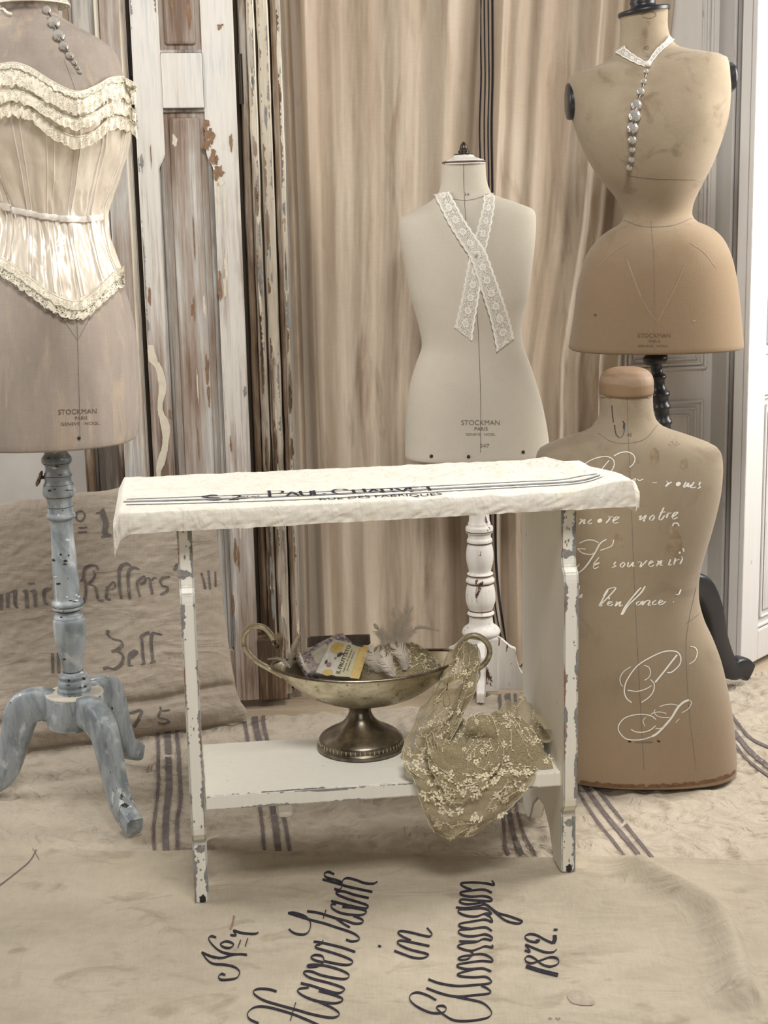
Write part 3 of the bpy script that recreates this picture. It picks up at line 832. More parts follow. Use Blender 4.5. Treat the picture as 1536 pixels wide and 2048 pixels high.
G = []
x0, x1 = -1.0, 1.0; nx, ny = 330, 180
for j in range(ny + 1):
    row = []
    for i in range(nx + 1):
        x = x0 + (x1 - x0) * i / nx
        ya = 1.55; yb = seam_y(x) + .002 * nz(x * 14, 3)
        y = ya + (yb - ya) * j / ny
        h = canvas_h(x, y) + .002
        if j > ny - 4: h += .0012 * (4 - (ny - j)) * .5
        row.append((x, y, h))
    G.append(row)
mb = MB(); mb.grid(G)
mb.grid([G[-1], [(p[0], p[1] + .003, p[2] - .008) for p in G[-1]]])
mb.grid([[(p[0], p[1] - dy_, canvas_h(p[0], p[1] - dy_) + .0026) for p in G[-1]] for dy_ in (.012, .0108)], 2)
bv = mb.bvh()
S1 = lambda L_: [(400 + u / 4.042, 1720 + v / 4.042) for u, v in L_]
S2 = lambda L_: [(760 + u / 4.042, 1720 + v / 4.042) for u, v in L_]
TH = (1, .28)
for s in [
 [(1145, 225), (1155, 170), (1190, 150), (1260, 165), (1330, 190), (1400, 195), (1435, 178)],
 [(990, 160), (1100, 190), (1200, 220), (1300, 242), (1395, 262)],
 [(1085, 120), (1040, 100), (1005, 115), (1025, 145), (1100, 165), (1150, 185)],
 [(1085, 238), (1125, 245), (1145, 225)],
 [(1365, 312), (1250, 285), (1160, 258), (1102, 262), (1115, 285), (1200, 320), (1335, 362), (1360, 385), (1320, 395), (1200, 370), (1060, 335)],
 [(1100, 360), (1060, 365), (1075, 400), (1150, 435), (1280, 450), (1338, 435), (1335, 412), (1250, 392), (1150, 382)],
 [(1240, 455), (1310, 485), (1312, 512), (1250, 518), (1180, 495), (1100, 475), (960, 432), (865, 418)],
 [(1020, 405), (995, 478)], [(1100, 478), (1160, 520), (1212, 550)],
 [(1180, 648), (1230, 662), (1285, 650), (1275, 620), (1220, 588), (1100, 548), (1000, 515), (900, 490), (800, 460), (712, 432)],
 [(712, 432), (760, 430), (850, 460), (892, 510), (885, 570), (855, 602), (800, 605), (750, 590), (718, 563)],
 [(1255, 748), (1150, 712), (1040, 685), (960, 668), (918, 665)], [(995, 650), (980, 682), (938, 695), (940, 715), (1020, 738), (1150, 780), (1225, 815), (1228, 842), (1180, 852), (1100, 842), (1005, 822)],
 [(1005, 822), (988, 782), (930, 772), (897, 790), (930, 815), (1000, 832)],
 [(1000, 832), (955, 862), (880, 868), (872, 855), (930, 850), (1020, 860), (1120, 888), (1190, 920), (1205, 945), (1175, 965), (1100, 960), (980, 935), (900, 905), (848, 905), (842, 925), (900, 960), (1050, 1000), (1150, 1035), (1165, 1060), (1110, 1080), (1000, 1052), (900, 1020), (815, 1000)],
 [(880, 1035), (805, 1045), (792, 1070), (850, 1110), (950, 1145), (1080, 1162), (1150, 1145), (1140, 1118), (1060, 1088), (960, 1062)],
 [(960, 1150), (1060, 1195), (1118, 1235), (1118, 1265), (1050, 1278), (900, 1250), (780, 1215), (650, 1180), (520, 1140), (445, 1095), (435, 1062), (480, 1045), (560, 1050), (620, 1068)],
 [(475, 1326), (400, 1290), (385, 1245), (430, 1200), (500, 1188), (600, 1205), (750, 1250), (850, 1290), (940, 1330), (1000, 1360)],
 [(775, 1155), (752, 1230), (730, 1305)],
 [(15, 750), (100, 785), (180, 795), (260, 772), (330, 765), (380, 772)],
 [(15, 750), (60, 812), (110, 842), (200, 850), (280, 870), (320, 910), (300, 955), (240, 970), (170, 972), (150, 950), (172, 925), (205, 935)],
 [(130, 630), (90, 620), (70, 642), (100, 690), (160, 740), (230, 762), (300, 767)],
 [(205, 660), (165, 682), (190, 708), (240, 714), (272, 690), (245, 668), (205, 660)],
 [(330, 650), (305, 715)], [(387, 635), (365, 705)],
 [(245, 610), (292, 612), (270, 575), (330, 592), (400, 600), (450, 600), (472, 588)]]:
    ink(mb, bv, S1(s), 4.6, 1, thick=TH, wmin=.42, lift=.0012)
for s in [
 [(115, 738), (200, 770), (270, 793), (345, 797), (393, 775), (360, 757), (250, 730), (170, 697), (140, 670), (165, 655), (250, 668), (400, 700)],
 [(250, 655), (180, 622), (145, 592), (172, 578), (250, 590), (340, 612), (400, 622), (420, 603), (380, 552)], [(-14, 696), (8, 706)],
 [(1170, 800), (1200, 780), (1250, 800), (1310, 848), (1380, 865), (1443, 840), (1432, 800), (1375, 790), (1300, 815), (1230, 838), (1185, 828), (1170, 800)],
 [(1170, 735), (1215, 745), (1175, 690), (1240, 715), (1330, 748), (1400, 748), (1430, 725)],
 [(1258, 655), (1290, 655), (1270, 668), (1205, 658), (1172, 628), (1200, 605), (1260, 610), (1340, 652), (1400, 678)],
 [(455, 1138), (380, 1097), (300, 1075), (248, 1095), (245, 1140), (300, 1190), (400, 1235), (480, 1242), (525, 1228), (533, 1200), (505, 1183), (460, 1190), (468, 1215), (520, 1258), (600, 1300), (720, 1305), (850, 1285), (900, 1255), (888, 1210), (830, 1160), (740, 1135), (620, 1112)],
 [(375, 1040), (500, 1085), (620, 1108), (760, 1097), (890, 1080), (870, 1045), (820, 1020)],
 [(390, 968), (480, 1000), (620, 1022), (760, 1015), (890, 1000), (893, 975), (850, 948), (760, 952), (660, 945), (625, 928), (700, 902), (820, 880), (900, 905)],
 [(820, 880), (700, 885), (632, 870), (628, 850), (700, 835), (820, 820), (910, 825), (890, 790), (830, 765), (755, 770), (720, 800), (660, 812), (632, 798), (680, 780), (755, 770), (728, 740)],
 [(905, 690), (912, 712), (850, 702), (800, 720), (735, 738), (660, 722), (628, 698), (690, 675), (780, 665), (840, 642), (900, 652), (905, 630), (850, 605), (760, 620), (680, 615), (635, 590), (650, 568), (740, 560), (850, 548), (905, 578)],
 [(640, 660), (700, 663), (780, 664)], [(740, 562), (660, 548), (635, 528), (670, 513), (780, 495), (850, 485), (910, 505), (890, 465), (850, 440)],
 [(905, 440), (850, 437), (780, 460), (700, 455), (640, 430), (640, 405), (720, 400), (820, 393), (870, 405), (905, 440)],
 [(615, 388), (700, 392), (800, 375), (860, 365), (950, 430), (1050, 460), (1150, 500), (1110, 517), (1020, 495), (950, 445), (900, 400), (830, 345)],
 [(830, 345), (760, 358), (690, 360), (642, 340), (665, 322), (760, 330), (900, 335), (888, 308), (830, 295), (740, 300), (665, 287), (650, 265), (740, 250), (840, 243), (905, 268)],
 [(740, 245), (675, 218), (655, 192), (760, 185), (860, 193), (925, 205), (905, 170)]]:
    ink(mb, bv, S2(s), 4.4, 1, thick=TH, wmin=.42, lift=.0012)
ink(mb, bv, S2([(1180, 862), (1300, 900), (1440, 935)]), 8, 1); ink(mb, bv, S2([(1400, 678), (1414, 645), (1412, 612)]), 8, 1); ink(mb, bv, S2([(1404, 568), (1436, 568)]), 4.5, 1)
ink(mb, bv, [(468, 1832), (464, 1850), (460, 1860)], 3, 4)
# darned patch and small stamp marks
pc = [(1000 + u / 2.866, 1500 + v / 2.866) for u, v in [(385, 1415), (400, 1385), (440, 1380), (500, 1400), (540, 1440), (530, 1465), (460, 1465), (410, 1450)]]
ring = [cast(bv, x, y, .0011) for x, y in smooth(pc, 4, True)]
mb.fan(ring, mi=3)
for u, v in ((283, 1535), (292, 1538), (322, 1535), (332, 1540), (342, 1537)): ink(mb, bv, [(1000 + u / 2.866, 1500 + v / 2.866), (1000 + (u + 1) / 2.866, 1500 + (v + 12) / 2.866)], 1.6, 2)
ink(mb, bv, [(75, 1695), (60, 1722), (30, 1748), (-5, 1775)], 2.0, 2); ink(mb, bv, [(60, 1690), (70, 1705), (78, 1720)], 1.2, 2)  # dark lines paint the shade along a crease in the cloth
M['hole'] = linen('darned_patch', (.36, .30, .235), (.44, .37, .29), None, big=60, weave=200, bs=.6)
tag(mb.build('grain_sack_cloth', [M['canvas'], M['ink'], M['stripe'], M['hole'], M['tanwood']]), 'flat beige sack cloth with black script and 1872, on the floor before the stool', 'cloth')

# ------------------------------------------------------------------ dress forms
class Body:
    """rows: (xl, yl, xr, yr, depth_front, depth_back) in picture pixels at distance Y; sections are superellipses"""
    def __init__(s, rows, Y, yaw=0.0, e=2.25, bust=None):
        s.rows = rows; s.Y = Y; s.e = e; s.yaw = yaw
        # parameter = cumulative index, smooth interpolation
        s.C = [np.array((*PY(r[0], r[1], Y), *PY(r[2], r[3], Y), r[4], r[5], (r[6] if len(r) > 6 else e))) for r in rows]
        s.yc = [(r[1] + r[3]) / 2 for r in rows]
        s.bust = bust
    def at(s, t):
        """t = centre row in px"""
        n = len(s.yc)
        i = 0
        while i < n - 2 and t > s.yc[i + 1]: i += 1
        y0, y1 = s.yc[i], s.yc[i + 1]
        f = max(0, min(1, (t - y0) / (y1 - y0)))
        p1, p2 = s.C[i], s.C[i + 1]
        h = y1 - y0
        m1 = (p2 - s.C[i - 1]) / (y1 - s.yc[i - 1]) * h if i > 0 else (p2 - p1)
        m2 = (s.C[i + 2] - p1) / (s.yc[i + 2] - y0) * h if i + 2 < n else (p2 - p1)
        f2, f3 = f * f, f * f * f
        return (2 * f3 - 3 * f2 + 1) * p1 + (f3 - 2 * f2 + f) * m1 + (3 * f2 - 2 * f3) * p2 + (f3 - f2) * m2
    def S(s, t, a, off=0.0):
        """a = 0 right, pi/2 front (towards camera), pi left"""
        c = s.at(t)
        Lp, Rp = Vector(c[0:3]), Vector(c[3:6])
        mid = (Lp + Rp) / 2; half = (Rp - Lp) / 2
        side = half.normalized()
        fr = Vector((math.sin(s.yaw), -math.cos(s.yaw), 0))
        e = c[8]
        ca, sa = math.cos(a), math.sin(a)
        x = math.copysign(abs(ca) ** (2 / e), ca); y = math.copysign(abs(sa) ** (2 / e), sa)
        dep = c[6] if sa > 0 else c[7]
        p = mid + side * (half.length + off) * x + fr * (dep + off) * y
        if s.bust and sa > 0:
            for (bt, ba, wt, wa, amp) in s.bust:
                p += fr * amp * math.exp(-((t - bt) / wt) ** 2 - ((a - ba) / wa) ** 2)
        return p
    def mesh(s, mb, t0, t1, nt=90, na=96, mi=0, off=0.0, topcap=True, botcap=True, topr=.0):
        G = []
        for i in range(nt + 1):
            t = t0 + (t1 - t0) * i / nt
            G.append([s.S(t, 2 * math.pi * k / na, off) for k in range(na)])
        # rounded bottom edge
        last = G[-1]; c = sum(last, Vector()) / na
        for (k, dzz) in ((.992, .0025), (.975, .0042), (.95, .0048)):
            G.append([c + (p - c) * k - UP * dzz for p in last])
        mb.grid(G, mi, cv=True)
        if topcap: mb.fan(G[0], mi=mi)
        if botcap: mb.fan(G[-1], mi=mi)
        return G

def px_lathe(mb, c0, y0, c1, y1, Y, prof, seg=32, mi=0, cap=True, side=None, w0=None):
    """turned post: prof = [(y_px, halfwidth_px)], centre line runs (c0,y0)-(c1,y1)"""
    A = PY(c0, y0, Y); B = PY(c1, y1, Y); ax = (B - A)
    P = []
    for y, hw in prof:
        xx = lerp(c0, c1, (y - y0) / (y1 - y0)); p = PY(xx, y, Y); 
        d = (p - CAMP).dot(RM @ Vector((0, 0, -1)))
        P.append((hw * d / F, (p - A).dot(ax.normalized())))
    mb.lathe(P, A, ax.normalized(), seg=seg, mi=mi, cap=cap)
    return A, ax.normalized()
def round_prof(pr, n=5):
    """curve between the given turning points"""
    return [tuple(q) for q in smooth(pr, n)]

def stamp(mb, bv, lines, mi):
    for (txt, x, y, h, sx, ang) in lines: text_px(mb, bv, txt, x, y, h, mi, ang=ang, sx=sx, lift=.0008)

def blot(bv, cx, cy, rx, ry, mi, seed, lift=.0004):
    ring = []
    for k in range(20):
        a = 2 * math.pi * k / 20; r = 1 + .45 * nz(math.cos(a) * 1.3 + seed, math.sin(a) * 1.3, seed)
        ring.append(cast(bv, cx + rx * r * math.cos(a), cy + ry * r * math.sin(a), lift))
    c = cast(bv, cx, cy, lift)
    if c and all(ring): mb.fan(ring, c, mi=mi)
# ---- pale form in the middle
Ym = 3.19
fm = thing('dress_form', 'pale grey linen dress form with white cap and brass-tipped finial before the curtain', 'dress form', PY(958, 1372, Ym + .03))
rows = [(884, 328, 971, 326, .040, .040, 2), (883, 360, 973, 358, .041, .041, 2), (879, 380, 978, 376, .043, .045, 2), (872, 393, 986, 389, .047, .052, 2),
 (853, 408, 1012, 398, .056, .060, 2.1), (826, 421, 1040, 408, .066, .068, 2.3), (808, 430, 1062, 416, .072, .072, 2.5), (799, 441, 1070, 427, .078, .076, 2.6), (797, 462, 1071, 452, .086, .080, 2.6), (801, 492, 1069, 488, .094, .084, 2.5), (811, 540, 1063, 536, .100, .086, 2.4),
 (820, 592, 1056, 592, .099, .085, 2.3), (830, 625, 1047, 625, .095, .082, 2.25), (840, 665, 1043, 665, .089, .080, 2.2), (843, 695, 1048, 695, .088, .082, 2.2), (832, 728, 1060, 728, .092, .088, 2.2), (821, 765, 1072, 765, .098, .094, 2.25),
 (814, 810, 1084, 808, .102, .100, 2.3), (811, 855, 1093, 852, .104, .102, 2.3), (810, 912, 1100, 904, .106, .104, 2.35)]
Bm = Body(rows, Ym)
mb = MB(); Bm.mesh(mb, 327.5, 908)
bvm = mb.bvh()
ink(mb, bvm, [(927, 330), (928, 380), (935, 480), (952, 600), (958, 700), (961, 800), (961, 905)], 1.1, 1, lift=.0005, n=10)
ink(mb, bvm, [(882, 392), (905, 398), (930, 401), (955, 397), (976, 388)], .9, 1, lift=.0005)
stamp(mb, bvm, [('STOCKMAN', 961, 850, 10, 1.0, 0), ('PARIS', 962, 861, 7, 1.1, 0), ('GENEVE   NOGL', 961, 871, 5, 1.15, 0), ('247', 969, 895, 7.5, 1.2, 0), ('34', 933, 392, 6, 1.3, 0)], 2)
for x, y in ((863, 915), (937, 916), (1046, 907)): 
    h = cast(bvm, x, y - 3, .0012)
    if h: mb.lathe([(.0038, 0), (.0036, .0012), (.001, .0014)], h, (0, -1, 0), seg=12, mi=3)
mb.build('torso', [M['form_mid'], M['fadeink'], M['fadeink'], M['chip']], fm)
mb = MB(); px_lathe(mb, 928, 330, 927, 284, Ym, round_prof([(329, 43.5), (324, 43), (320, 38), (316, 26), (313, 21), (309, 19)], 4)); mb.build('cap', M['white_post'], fm)
mb = MB(); px_lathe(mb, 928, 330, 927, 284, Ym, [(322.5, 43.6), (325, 43.9), (326.5, 43.6)]); mb.build('cap_ring', M['ringbrown'], fm)
mb = MB(); px_lathe(mb, 928, 330, 927, 284, Ym, [(311, 19.5), (308, 19.5), (307, 11), (304.5, 10), (304, 12), (301, 11), (300, 8.5), (294, 8), (288, 5.5), (285, 3), (283, .4)]); mb.build('finial', M['brass_dark'], fm)
mb = MB(); px_lathe(mb, 956, 905, 962, 1250, Ym, [(905, 17), (918, 16.5), (921, 18), (926, 25), (931, 28), (934, 26), (940, 16)]); mb.build('collar', M['black'], fm)
prof = [(938, 20), (1030, 20), (1046, 22.6), (1051, 23), (1053, 27), (1058, 27.7), (1064, 27), (1066, 23.5), (1069, 22.8), (1075, 22.8), (1078, 25), (1083, 25.5), (1087, 23.5), (1095, 26), (1110, 27.6), (1125, 26.3), (1140, 22.5), (1144, 23), (1147, 26.6), (1150, 24.5), (1153, 24), (1157, 28), (1162, 28.8), (1166, 25.5), (1175, 28.2), (1190, 30), (1204, 29), (1217, 24), (1221, 24), (1226, 27.4), (1229, 25.5), (1232, 23.5), (1240, 23.8), (1248, 25.5), (1254, 34), (1260, 38), (1266, 37.6), (1271, 30)]
mb = MB(); A, AX = px_lathe(mb, 956, 905, 962, 1250, Ym, round_prof(prof, 3)); post_m = mb.build('post', M['white_post'], fm)
for y, hw in ((1061, 28.1), (1084, 25.9), (1148.5, 26.9), (1165, 27.2), (1219, 24.6), (1228, 26.9)):
    mb = MB(); px_lathe(mb, 956, 905, 962, 1250, Ym, [(y - 1.3, hw - 1), (y, hw), (y + 1.3, hw - .6)]); mb.build('ring', M['ringbrown'], post_m)
bt = PY(964, 1271, Ym); bb = bt.copy(); bb.z = .0
w = .034
mb = MB(); mb.rbox(Vector((bt.x - w, Ym - w, 0.001)), (2 * w, 0, 0), (0, 2 * w, 0), (0, 0, bt.z), r=.003); mb.build('base_block', M['white_post'], fm, smooth_=False)
hb = bt.z
for ang in (-6, 84, 174, 264):
    a = math.radians(ang)
    d = Vector((math.cos(a), math.sin(a), 0)); q = Vector((-d.y, d.x, 0)); o = Vector((bt.x, Ym, 0.001)) + d * (w * .95)
    sc = smooth([(0, hb * .98), (.012, hb * .93), (.03, hb * .80), (.042, hb * .75), (.043, hb * .62), (.046, hb * .50), (.052, hb * .36), (.066, hb * .20), (.074, .02), (.074, 0.0)], 4)
    poly = [(0, 0.0)] + [(x, z) for x, z in sc][::-1]
    mb = MB(); mb.prism([o + d * x + UP * z - q * .009 for x, z in poly], q * .018); mb.build('foot_bracket', M['white_post'], fm, smooth_=False)

# ---- corseted tan form on the right
Yr = 3.02
fr_ = thing('dress_form', 'tan wasp-waisted linen dress form on a black stand at the upper right', 'dress form', PY(1330, 1360, Yr))
rows = [(1240, 31, 1335.5, 15, .041, .041, 2), (1241, 74, 1336, 60, .042, .042, 2), (1236, 98, 1347, 84, .046, .048, 2), (1222, 118, 1362, 95, .052, .056, 2.1), (1190, 133, 1393, 101.5, .064, .064, 2.3), (1160, 143.5, 1425, 106.5, .074, .07, 2.5),
 (1146, 149, 1446, 112, .082, .076, 2.7), (1138, 158, 1453, 124, .090, .080, 2.7), (1136, 181, 1457, 152, .105, .086, 2.6), (1139, 214, 1457, 190, .120, .09, 2.45), (1153, 265, 1452, 238, .130, .09, 2.3), (1172, 310, 1439, 284, .128, .087, 2.2), (1197, 354, 1422, 330, .115, .08, 2.1),
 (1221, 382, 1403, 368, .096, .074, 2.05), (1238, 405, 1389, 398, .078, .068, 2), (1246, 423, 1384, 416, .068, .064, 2), (1247, 438, 1384, 432, .066, .066, 2), (1238, 450, 1394, 443, .074, .078, 2), (1214, 464, 1417, 453, .092, .10, 2.05), (1190, 487, 1440, 472, .110, .118, 2.1), (1174, 512, 1456, 501, .120, .128, 2.2),
 (1163, 545, 1466, 537, .126, .134, 2.25), (1155, 584, 1473, 580, .130, .138, 2.3), (1149, 632, 1478, 630, .133, .141, 2.3), (1139, 696, 1483, 690, .136, .144, 2.35)]
Br = Body(rows, Yr, bust=[(235, 1.05, 60, .5, .012), (235, 2.09, 60, .5, .012)])
mb = MB(); Br.mesh(mb, 23, 693)
bvr = mb.bvh()
for s in ([(1302, 442), (1308, 540), (1308, 700)],): ink(mb, bvr, s, 1.0, 1, lift=.0005, n=10)
for s in ([(1254, 520), (1280, 590), (1310, 640)], [(1372, 525), (1348, 580), (1314, 645)], [(1256, 522), (1282, 592)], [(1196, 535), (1225, 505), (1255, 485)], [(1432, 535), (1408, 505), (1380, 485)]): ink(mb, bvr, s, 1.5, 3, lift=.0005, n=10)
ink(mb, bvr, [(1247, 440), (1280, 452), (1315, 454), (1350, 450), (1384, 436)], 1.1, 1, lift=.0005, n=10)
ink(mb, bvr, [(1258, 352), (1310, 358), (1390, 360)], .9, 1, lift=.0005, n=10)
stamp(mb, bvr, [('40', 1292, 100, 8, .95, 0), ('STOCKMAN', 1308, 675, 8.5, 1.0, 0), ('PARIS', 1309, 685, 5.5, 1.2, 0), ('GENEVE   NOGL', 1306, 694, 4.5, 1.3, 0)], 2)
ink(mb, bvr, [(1190, 628), (1192, 632)], 5, 2, lift=.0005); ink(mb, bvr, [(1388, 640), (1389, 643)], 7, 3, lift=.0005); ink(mb, bvr, [(1283, 30), (1300, 22), (1312, 30), (1300, 37), (1286, 34)], 1.0, 2, lift=.0005)
M['seamlight'] = linen('light_seam', (.37, .29, .205), (.32, .25, .175), None, big=60)
M['stampink'] = plain('stamp_ink', (.13, .09, .06), .9, sc=200, var=.5)
mb.build('torso', [M['form_right'], M['fadeink'], M['stampink'], M['seamlight']], fr_)
# black cap and finial base, tilted with the neck
mb = MB(); c0 = PY(1288, 23, Yr); ax = (PY(1335, 15, Yr) - PY(1240, 31, Yr)); axn = Vector((-ax.z, 0, ax.x)).normalized()
mb.lathe([(.050, -.004), (.0515, 0), (.050, .004), (.035, .006), (.026, .008), (.024, .014), (.026, .018), (.024, .022), (.023, .045)], c0, axn, seg=40); mb.build('cap', M['black'], fr_)
for side, pts in ((-1, [(1141, 165), (1134, 190), (1135, 215), (1143, 240)]), (1, [(1456, 125), (1462, 150), (1462, 168), (1458, 186)])):
    p0, p1 = PY(pts[0][0], pts[0][1], Yr), PY(pts[-1][0], pts[-1][1], Yr)
    mid = (p0 + p1) / 2; h = (p0 - p1).length / 2
    axs = Vector((side, 0, .12 * side)).normalized()
    mb = MB(); 
    ring = []
    G = []
    for (rr, dd_) in ((1.0, -.012), (1.0, .004), (.95, .008), (.5, .010), (.0, .010)):
        G.append([mid + axs * dd_ * 1.0 + (Vector((0, 1, 0)) * math.cos(a) * .045 + (p0 - mid) * math.sin(a)) * rr for a in [2 * math.pi * k / 32 for k in range(32)]])
    mb.grid(G, cv=True); mb.fan(G[0]); mb.build('arm_plate', M['black'], fr_)
prof = [(700, 18), (708, 19), (712, 25), (722, 24), (727, 20), (729, 11.5), (748, 11), (751, 16), (756, 17.5), (761, 13), (772, 12), (782, 15), (786, 20), (792, 20), (796, 16), (808, 15), (812, 18), (818, 18), (820, 14), (838, 14), (842, 17), (848, 17), (852, 13), (960, 14), (1100, 15), (1200, 15), (1330, 16)]
Yp = Yr + .02
mb = MB(); px_lathe(mb, 1309, 705, 1334, 900, Yp, [(y, w_) for y, w_ in prof]); mb.build('post', M['black'], fr_)
hub = PY(1390, 1200, Yp); 
def cabriole(root, base, dirv, prof, wid, mat, name='leg', wprof=None, spots=()):
    """prof: (r, z, thickness) centre line in the radial plane"""
    P = smooth(prof, 5); d = Vector(dirv).normalized(); q = Vector((-d.y, d.x, 0))
    mb = MB(); G = []
    for i, (r, z, th) in enumerate(P):
        a = P[max(0, i - 1)]; b = P[min(len(P) - 1, i + 1)]
        t = Vector((b[0] - a[0], b[1] - a[1])).normalized(); n = (-t.y, t.x)
        w_ = wid if wprof is None else wid * interp([0, 1], wprof, i / (len(P) - 1))
        ring = []
        for k in range(16):
            an = 2 * math.pi * k / 16
            x = math.copysign(abs(math.cos(an)) ** .45, math.cos(an)) * w_ / 2; y = math.copysign(abs(math.sin(an)) ** .45, math.sin(an)) * th / 2
            ring.append(base + d * (r + n[0] * y) + UP * (z + n[1] * y) + q * x)
        G.append(ring)
    mb.grid(G, cv=True); mb.fan(G[0]); mb.fan(G[-1])
    if spots:
        bq = mb.bvh()
        for (x, y, rx, ry, mi_) in spots: blot(bq, x, y, rx, ry, mi_, x * .37, .0005)
    return mb.build(name, mat, root)
foot = PZ(1478, 1368, 0); top = hit_plane(1400, 1185, foot, Vector((0, -1, 0)))
bx = Vector((.60, Yp + .02, 0)); d = foot - bx; Rr = d.length
zt = PY(1402, 1170, Yp).z
cabriole(fr_, bx, d, [(.02, zt * .93, .05), (Rr * .40, zt * .93, .055), (Rr * .58, zt * .72, .05), (Rr * .68, zt * .42, .048), (Rr * .84, zt * .17, .046), (Rr * 1.0, .040, .050), (Rr * 1.10, .026, .044)], .036, M['black'])
for an in (215, 330 + 120):
    a = math.radians(an); cabriole(fr_, bx, (math.cos(a), math.sin(a), 0), [(.02, zt * .93, .05), (.07, zt * .93, .055), (.10, zt * .72, .05), (.12, zt * .42, .048), (.15, zt * .17, .046), (.18, .040, .050), (.20, .026, .044)], .036, M['black'])
mb = MB(); mb.lathe([(.045, .0), (.047, .004), (.047, .10), (.04, .108), (.03, .125), (.018, .14)], bx + UP * (zt * .62), seg=28); mb.build('hub', M['black'], fr_)

# ---- floor torso with white script
Yf = PZ(1470, 1537, .006).y
ft = thing('dress_form', 'stained brown linen torso with wooden knob and white script, standing on the floor', 'dress form', PZ(1287, 1540, .0))
def fc(y): return lerp(1252, 1287, (y - 800) / 735.)
R2 = [(788, 1305, .052, .052, 2), (812, 1305.5, .052, .052, 2), (832, 1309, .053, .055, 2), (845, 1317, .056, .060, 2), (856, 1334, .062, .066, 2.1), (867, 1367, .072, .074, 2.3), (879, 1401, .082, .082, 2.5), (890, 1428, .088, .088, 2.6), (903, 1439, .094, .092, 2.7), (925, 1442.5, .102, .096, 2.7), (955, 1441.5, .11, .10, 2.6), (985, 1438.5, .114, .102, 2.5),
 (1025, 1430, .116, .102, 2.4), (1069, 1418.5, .114, .100, 2.3), (1104, 1408, .110, .097, 2.25), (1139, 1399, .104, .094, 2.2), (1172, 1395.5, .101, .094, 2.2), (1204, 1397.5, .102, .096, 2.2), (1240, 1408, .106, .102, 2.25), (1272, 1423, .110, .108, 2.3), (1315, 1439, .114, .112, 2.35), (1360, 1450, .117, .115, 2.4), (1412, 1460.5, .119, .117, 2.4), (1465, 1467, .120, .118, 2.4), (1510, 1470.5, .121, .119, 2.4), (1542, 1470, .121, .119, 2.4)]
rows = [(2 * fc(y) - x, y + (6 if 850 < y < 930 else 0), x, y, a * .82, b * .9, e) for y, x, a, b, e in R2]
Bf = Body(rows, Yf)
mb = MB(); G = Bf.mesh(mb, 788, 1536.5)
lowz = min(p.z for p in G[-1]); print('LOWZ', lowz, max(p.z for p in G[-1]))
bvf = mb.bvh()
S3 = lambda L_: [(1130 + u / 5.12, 880 + v / 5.12) for u, v in L_]
S4 = lambda L_: [(1200 + u / 6.982, 1270 + v / 6.982) for u, v in L_]
TT = (-.5, 1)
for s in [[(180, 265), (250, 215), (340, 180), (430, 170), (490, 200), (505, 250), (480, 310), (430, 360)], [(450, 210), (400, 270), (355, 325)], [(500, 165), (570, 130), (650, 125), (705, 160), (715, 210), (690, 255), (660, 280)],
 [(690, 410), (722, 395), (712, 425)], [(740, 400), (762, 415), (802, 400)], [(150, 1055), (220, 1025), (290, 1025), (345, 1050)], [(130, 1110), (180, 1155), (260, 1170), (310, 1150)], [(500, 1020), (480, 1080), (420, 1110), (360, 1130)], [(135, 1110), (215, 1115)], [(290, 1270), (350, 1200)], [(60, 1280), (120, 1300), (150, 1270)],
 [(290, 1285), (340, 1265), (350, 1255), (315, 1265), (292, 1290), (305, 1315), (345, 1295)]]: ink(mb, bvf, S3(s), 1.9, 1, lift=.0007)
